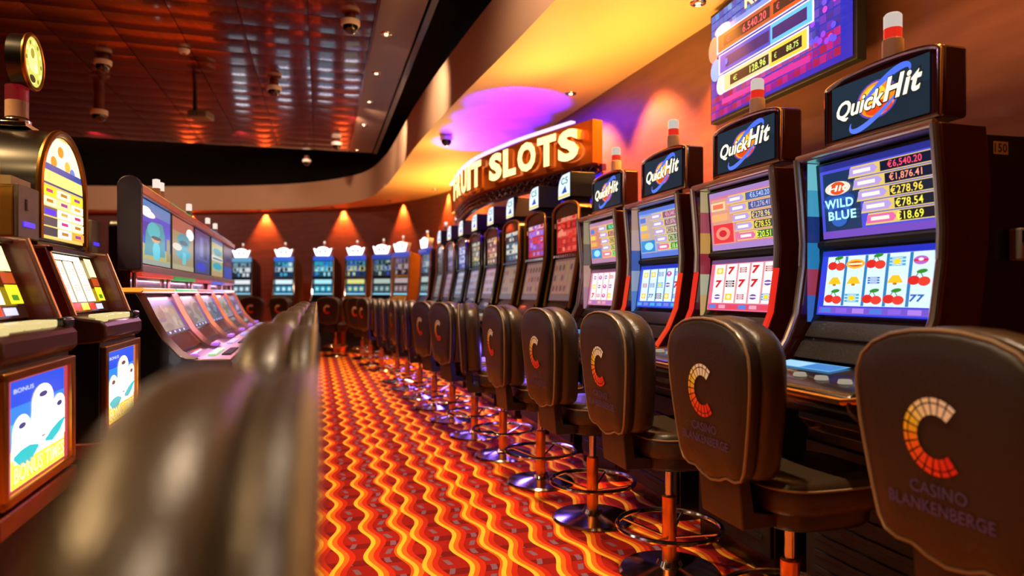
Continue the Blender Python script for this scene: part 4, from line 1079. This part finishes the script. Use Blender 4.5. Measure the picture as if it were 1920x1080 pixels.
mb = MB(); mb.box(.3,.9,.06,.09,2.45,2.85); mb.build('wall_bracket', MATTE, t)
a = Art(L,.68); jackpot(a); a.build('screen', t, Matrix.Translation((0,-.003,2.30)))
# ------------------------------------------------------------------ ceiling cameras
def dome_camera(label, x, y, z, stem=.05, s=1., warm=False):
    t = thing('dome_camera', label, 'security camera', (x,y,z), 0, 'ceiling dome cameras')
    mb = MB(); mb.lathe([(.001,0),(.05*s,0),(.05*s,-stem),(.001,-stem)],18); mb.build('stem', mat('red_brown_stem','#6a2a20',.4,vary=.1), t)
    mb = MB(); mb.lathe([(.05*s,-stem+.004),(.085*s,-stem-.005),(.085*s,-stem-.045*s),(.078*s,-stem-.055*s),(.001,-stem-.055*s)],22); mb.build('housing', WHITEP, t)
    mb = MB(); mb.lathe([(.070*s*math.cos(i*PI/12), -stem-.055*s-.075*s*math.sin(i*PI/12)) for i in range(6)]+[(.001,-stem-.13*s)],20); mb.build('dome', DOME, t)
    return t
for px, py, stem, s, lb in [(657,30,.03,1.,'white dome camera at the right edge of the red ceiling'),(193,106,.03,1.,'white dome camera on the dark left part of the ceiling'),
        (186,172,.22,1.15,'pendant dome camera on a long stem over the left machines'),(514,152,.05,1.,'warm-lit dome camera among the bright ceiling reflections'),
        (631,262,.03,1.,'small dome camera near the rear right corner of the red ceiling'),(575,292,.06,.9,'small dome camera at the rear edge of the red ceiling')]:
    y = (CEZ-CAMH)*1280/(549-py); dome_camera(lb, (px-960)*y/1280, y, CEZ-.008, stem, s)
y = 1.87*1280/(549-254); dome_camera('dark dome camera under the yellow soffit', (837-960)*y/1280, y, SOF, .01, .9)
y = (CEZ-CAMH)*1280/(549-92); t = thing('smoke_detector','small pale smoke detector on the ceiling among orange reflections','smoke detector',((345-960)*y/1280,y,CEZ-.006))
mb = MB(); mb.lathe([(.001,-.04),(.04,-.04),(.055,-.02),(.06,0),(.001,0)],18); mb.build('body', WHITEP, t)
mb = MB(); mb.lathe([(.001,-.046),(.02,-.046),(.022,-.04),(.001,-.04)],12); mb.build('sensor', GREY, t)
y = (CEZ-CAMH)*1280/(549-168); t = thing('ceiling_projector','dark projector on a short drop bracket beside the white ceiling reflections','projector',((366-960)*y/1280,y,CEZ-.006))
mb = MB(); mb.box(-.02,.02,-.02,.02,-.28,0); mb.build('bracket', MATTE, t, bevel=.004)
mb = MB(); mb.box(-.05,.19,-.12,.12,-.36,-.27); b_ = mb.build('body', GREY, t, bevel=.02, seg=3)
mb = MB(); mb.lathe([(.001,0),(.03,0),(.03,.02),(.001,.02)],14); o = mb.build('lens', DOME, b_); o.rotation_euler = (PI/2,0,0); o.location = (.05,-.118,-.315)
#@@STOOLS
# ------------------------------------------------------------------ stools
def back_outline(s=1., n=5):
    half = [(0,.500),(.06,.497),(.12,.486),(.17,.465),(.205,.435),(.224,.395),(.228,.35),(.222,.28),(.208,.20),(.192,.12),(.178,.06),(.160,.03),(.125,.018),(.085,.02),(.05,.005),(0,-.004)]
    ctr = (0,.27)
    pts = half+[(-x,z) for x, z in reversed(half[1:-1])]
    return pts
def inset(pts, d):
    n = len(pts); out = []
    for i in range(n):
        a = Vector(pts[i-1]); b_ = Vector(pts[(i+1) % n]); tt = (b_-a).normalized(); nn = Vector((-tt.y, tt.x))
        p = Vector(pts[i]); c = Vector((0,.27))-p
        if nn.dot(c) < 0: nn = -nn
        out.append(tuple(p+nn*d))
    return out
OUT = back_outline()
ZB = .60
TILT = math.radians(6)
def bk(x, y, z):      # backrest leans back a little about its lower edge
    y = -.225+(y+.225)*1.33
    return (x, -.20 + (y+.20)*math.cos(TILT) - z*math.sin(TILT)*.55, ZB + z*math.cos(TILT*.5) + (y+.20)*math.sin(TILT)*.3)
def make_stool(label, group):
    t = thing('swivel_stool', label, 'stool', group=group)
    def rings(spec): return [[bk(x, y, z) for x, z in inset(OUT, d)] for y, d in spec]
    cen = lambda y, k: [bk(x*k, y, .27+(z-.27)*k) for x, z in inset(OUT, .03)]
    mb = MB(); mb.loft([cen(-.180,.1),cen(-.177,.6),cen(-.168,.93)]+rings([(-.170,.022),(-.178,.010),(-.190,.002),(-.202,0),(-.215,0),(-.232,.004),(-.240,.014)])+[cen(-.240,.7),cen(-.240,.1)])
    mb.build('backrest', LEATHER, t, angle=60)
    mid = lambda y, k: [bk(x*k, y, .27+(z-.27)*k) for x, z in inset(OUT, .022)]
    mb = MB(); mb.loft([mid(-.238,.6)]+rings([(-.238,.022),(-.240,.012),(-.250,.003),(-.262,.002),(-.274,.010),(-.279,.022)])+[mid(-.281,.8),mid(-.282,.5),mid(-.282,.1)])
    pn = mb.build('back_panel', LEATHER2, t, angle=60)
    mb = MB(); mb.tube([bk(x,-.272,z) for x, z in inset(OUT,.004)],.0045,6,closed=True); mb.build('piping', PIPING, pn)
    # C emblem of ray segments
    mb = MB(); mats = []
    cols = ['#fffff0','#fffff0','#fffdea','#fffbdc','#fff8c8','#fff08a','#f6d83a','#f8c020','#f89018','#f87018','#f45a18','#f04c18','#ee4018','#ec3818','#e83018','#e42818']
    NSG = len(cols); a0, a1 = math.radians(48), math.radians(312)
    for i in range(NSG):
        th0 = a0+(a1-a0)*(i+.10)/NSG; th1 = a0+(a1-a0)*(i+.90)/NSG
        m = mat('print_'+cols[i][1:], cols[i], .45, vary=.05, bscale=40)
        if m not in mats: mats.append(m)
        for r0, r1 in ((.044,.066),(.069,.078)):
            q = [(r0,th0),(r1,th0),(r1,th1),(r0,th1)]
            mb.add([bk(r*math.cos(th),-.2845,.275+r*math.sin(th)*1.05) for r, th in q], [(0,1,2,3)], mats.index(m))
    e = mb.build('emblem', mats, pn, smooth=False)
    INK = mat('print_ink', '#4a4078', .5, vary=.1, bscale=40)
    mb = MB()
    for st_, z0, h, wd in (('CASINO',.148,.026,.135),('BLANKENBERGE',.110,.026,.25)):
        vs, fs, asp = text_geo(st_, 0., 0.)
        mb.add([bk((u-.5)*wd,-.2845,z0+v*h) for u, v in vs], fs)
    mb.build('lettering', INK, pn, smooth=False)
    # seat
    so = [(.20*math.copysign(abs(math.cos(a))**.55,math.cos(a)), .03+.205*math.copysign(abs(math.sin(a))**.55,math.sin(a))) for a in [2*PI*i/40 for i in range(40)]]
    mb = MB(); mb.loft([[(x*k,.03+(y-.03)*k,z) for x, y in so] for k, z in ((.90,.515),(.99,.522),(1.02,.545),(1.02,.590),(.985,.612),(.92,.622),(.6,.618),(.2,.615))]); st_ = mb.build('seat', LEATHER, t, angle=60)
    mb = MB(); mb.tube([(x*1.015,.03+(y-.03)*1.015,.594) for x, y in so],.004,6,closed=True); mb.build('piping', PIPING, st_)
    mb = MB(); mb.loft([[(x*k,.03+(y-.03)*k,z) for x, y in so] for k, z in ((.55,.455),(.80,.462),(.86,.478),(.88,.514))]); mb.build('seat_pan', VINYL, t, angle=60)
    mb = MB(); mb.prism_x([(-.12,.47),(-.12,.51),(-.21,.52),(-.222,.60),(-.242,.66),(-.25,.66),(-.262,.60),(-.25,.47)],-.11,.11); mb.build('back_bracket', LEATHER2, t, bevel=.008)
    mb = MB(); mb.lathe([(.001,.28),(.017,.28),(.017,.46),(.06,.462),(.001,.464)],16); mb.build('upper_post', CHROME, t)
    mb = MB(); mb.lathe([(.001,.045),(.030,.045),(.030,.318),(.025,.325),(.001,.325)],18); mb.build('post_sleeve', COPPER, t)
    mb = MB(); mb.lathe([(.001,0),(.205,0),(.21,.006),(.20,.016),(.12,.026),(.055,.036),(.045,.055),(.001,.055)],36); mb.build('base', CHROME, t)
    mb = MB(); mb.tube([(.215*math.cos(2*PI*i/36),.215*math.sin(2*PI*i/36),.195) for i in range(36)],.011,8,closed=True)
    fr = mb.build('foot_ring', CHROME, t)
    for k in range(4):
        a_ = PI/4+PI/2*k; mb = MB(); mb.tube([(.028*math.cos(a_),.028*math.sin(a_),.15),(.212*math.cos(a_),.212*math.sin(a_),.195)],.006,6); mb.build('spoke', CHROME, fr)
    return t
GR, GB, GL = 'leather stools of the right-hand row', 'leather stools in front of the rear machines', 'blurred leather stools of the left row'
proto = make_stool('x', GR)
used = [0]
def place(x, y, rz, label, group):
    if not used[0]:
        used[0] = 1; o = proto; o.location = (x,y,0); o.rotation_euler = (0,0,rz); o['label'] = label; o['group'] = group; return o
    return dup(proto, label, (x,y,0), rz, group)
right_labels = [
 'dark leather swivel stool with large C emblem cut by the right picture edge',
 'dark leather swivel stool in front of the pink-screened machine, second from the right edge',
 'dark leather swivel stool in front of the blue payout machine, third from the right edge',
 'dark leather swivel stool, fourth from the right edge, by the smallest orange-disc sign machine',
 'dark leather swivel stool, fifth from the right edge, by the bright red screen machine',
 'dark leather swivel stool turned edge-on, sixth from the right edge',
 'dark leather swivel stool, seventh from the right edge, C emblem facing the aisle',
 'dark leather swivel stool, eighth from the right edge, C emblem facing the aisle',
 'dark leather swivel stool, ninth from the right edge',
 'dark leather swivel stool, tenth from the right edge',
 'dark leather swivel stool, eleventh from the right edge',
 'dark leather swivel stool, twelfth from the right edge, before the bend']
extra = {5: -14, 6: 12, 7: 14, 3: 3, 4: 2, 8: -4, 9: 2, 10: -3}
for k, lb in enumerate(right_labels):
    place(1.141-.241*k+(.04 if k == 0 else -.012 if k == 1 else 0), 1.5+.68*k, TH_R+math.radians(extra.get(k,0)), lb, GR)
for x, y, a, lb in [(-1.98,10.35,-55,'dark stool at the start of the bend, in front of the blue-grey screens'),
                    (-2.30,11.1,-38,'dark stool in the bend in front of the tan-sided machine'),
                    (-2.66,12.15,-20,'dark stool with visible chrome post in front of the yellow and blue screen'),
                    (-3.25,12.6,-14,'dark stool with visible chrome post in front of the cyan screen'),
                    (-4.2,12.9,-22,'dark stool turned sideways in front of the olive-sided rear machine'),
                    (-4.9,13.0,8,'dark stool with blue sheen, second from the bank among the rear stools'),
                    (-5.5,13.25,0,'dark stool in front of the white striped screens, nearest the bank')]:
    place(x, y, math.radians(a), lb, GB)
left_labels = ['very large blurred brown leather stool back in the foreground, nearest the camera',
 'blurred leather stool back directly behind the foreground one','third blurred leather stool back of the left row',
 'fourth leather stool back of the left row, small and partly hidden','fifth leather stool back of the left row','farthest leather stool back of the left row, ending at the rear stools']
for i, lb in enumerate(left_labels):
    c = Vector((-.212-.2*i, .44+.7*i, 0))
    f = Vector((-.963,-.268,0)); p = c + f*.172
    place(p.x, p.y, math.atan2(-f.x, f.y), lb, GL).scale = (1,.8,1.02)
# added warm fill above the sign front, brightens the soffit on the aisle side
for d_ in (.5, 3.6):
    p, tt = at_s(min(d_, slen-.05)); lamp('aisle_soffit_fill', 'AREA', (p.x-tt.y*.06, p.y+tt.x*.06, 2.57), 8, (1,.58,.12), shape='RECTANGLE', size=.6, size_y=.05, aim=(-tt.y*.8, tt.x*.8, .42))
for k in range(3, 12):
    x, y, _ = row_pos(k) if k < 4 else row_pos(k-4, BSTEP, BB)
    p = Vector((x,y,0)) + NR*.27
    lamp('under_deck_glow', 'AREA', (p.x,p.y,.72), 1.5 if k < 4 else 4, (.22,.12,1), shape='RECTANGLE', size=.4, size_y=.1, aim=NR*.5+Vector((0,0,-1)))
#@@END
world = bpy.data.worlds.new('world'); S.world = world; world.use_nodes = True
world.node_tree.nodes['Background'].inputs['Color'].default_value = (.4,.22,.30,1)
world.node_tree.nodes['Background'].inputs['Strength'].default_value = .04
# purple wash on the soffit, blue under the sign
for d_ in (1.75, 2.35, 2.95, 3.55):
    p = q0 + DR*d_ + NR*.14
    lamp('purple_uplight', 'SPOT', (p.x,p.y,2.56), 230, (.035,.0,1), spot_size=math.radians(100), spot_blend=.2, shadow_soft_size=.03, aim=(0,0,1))
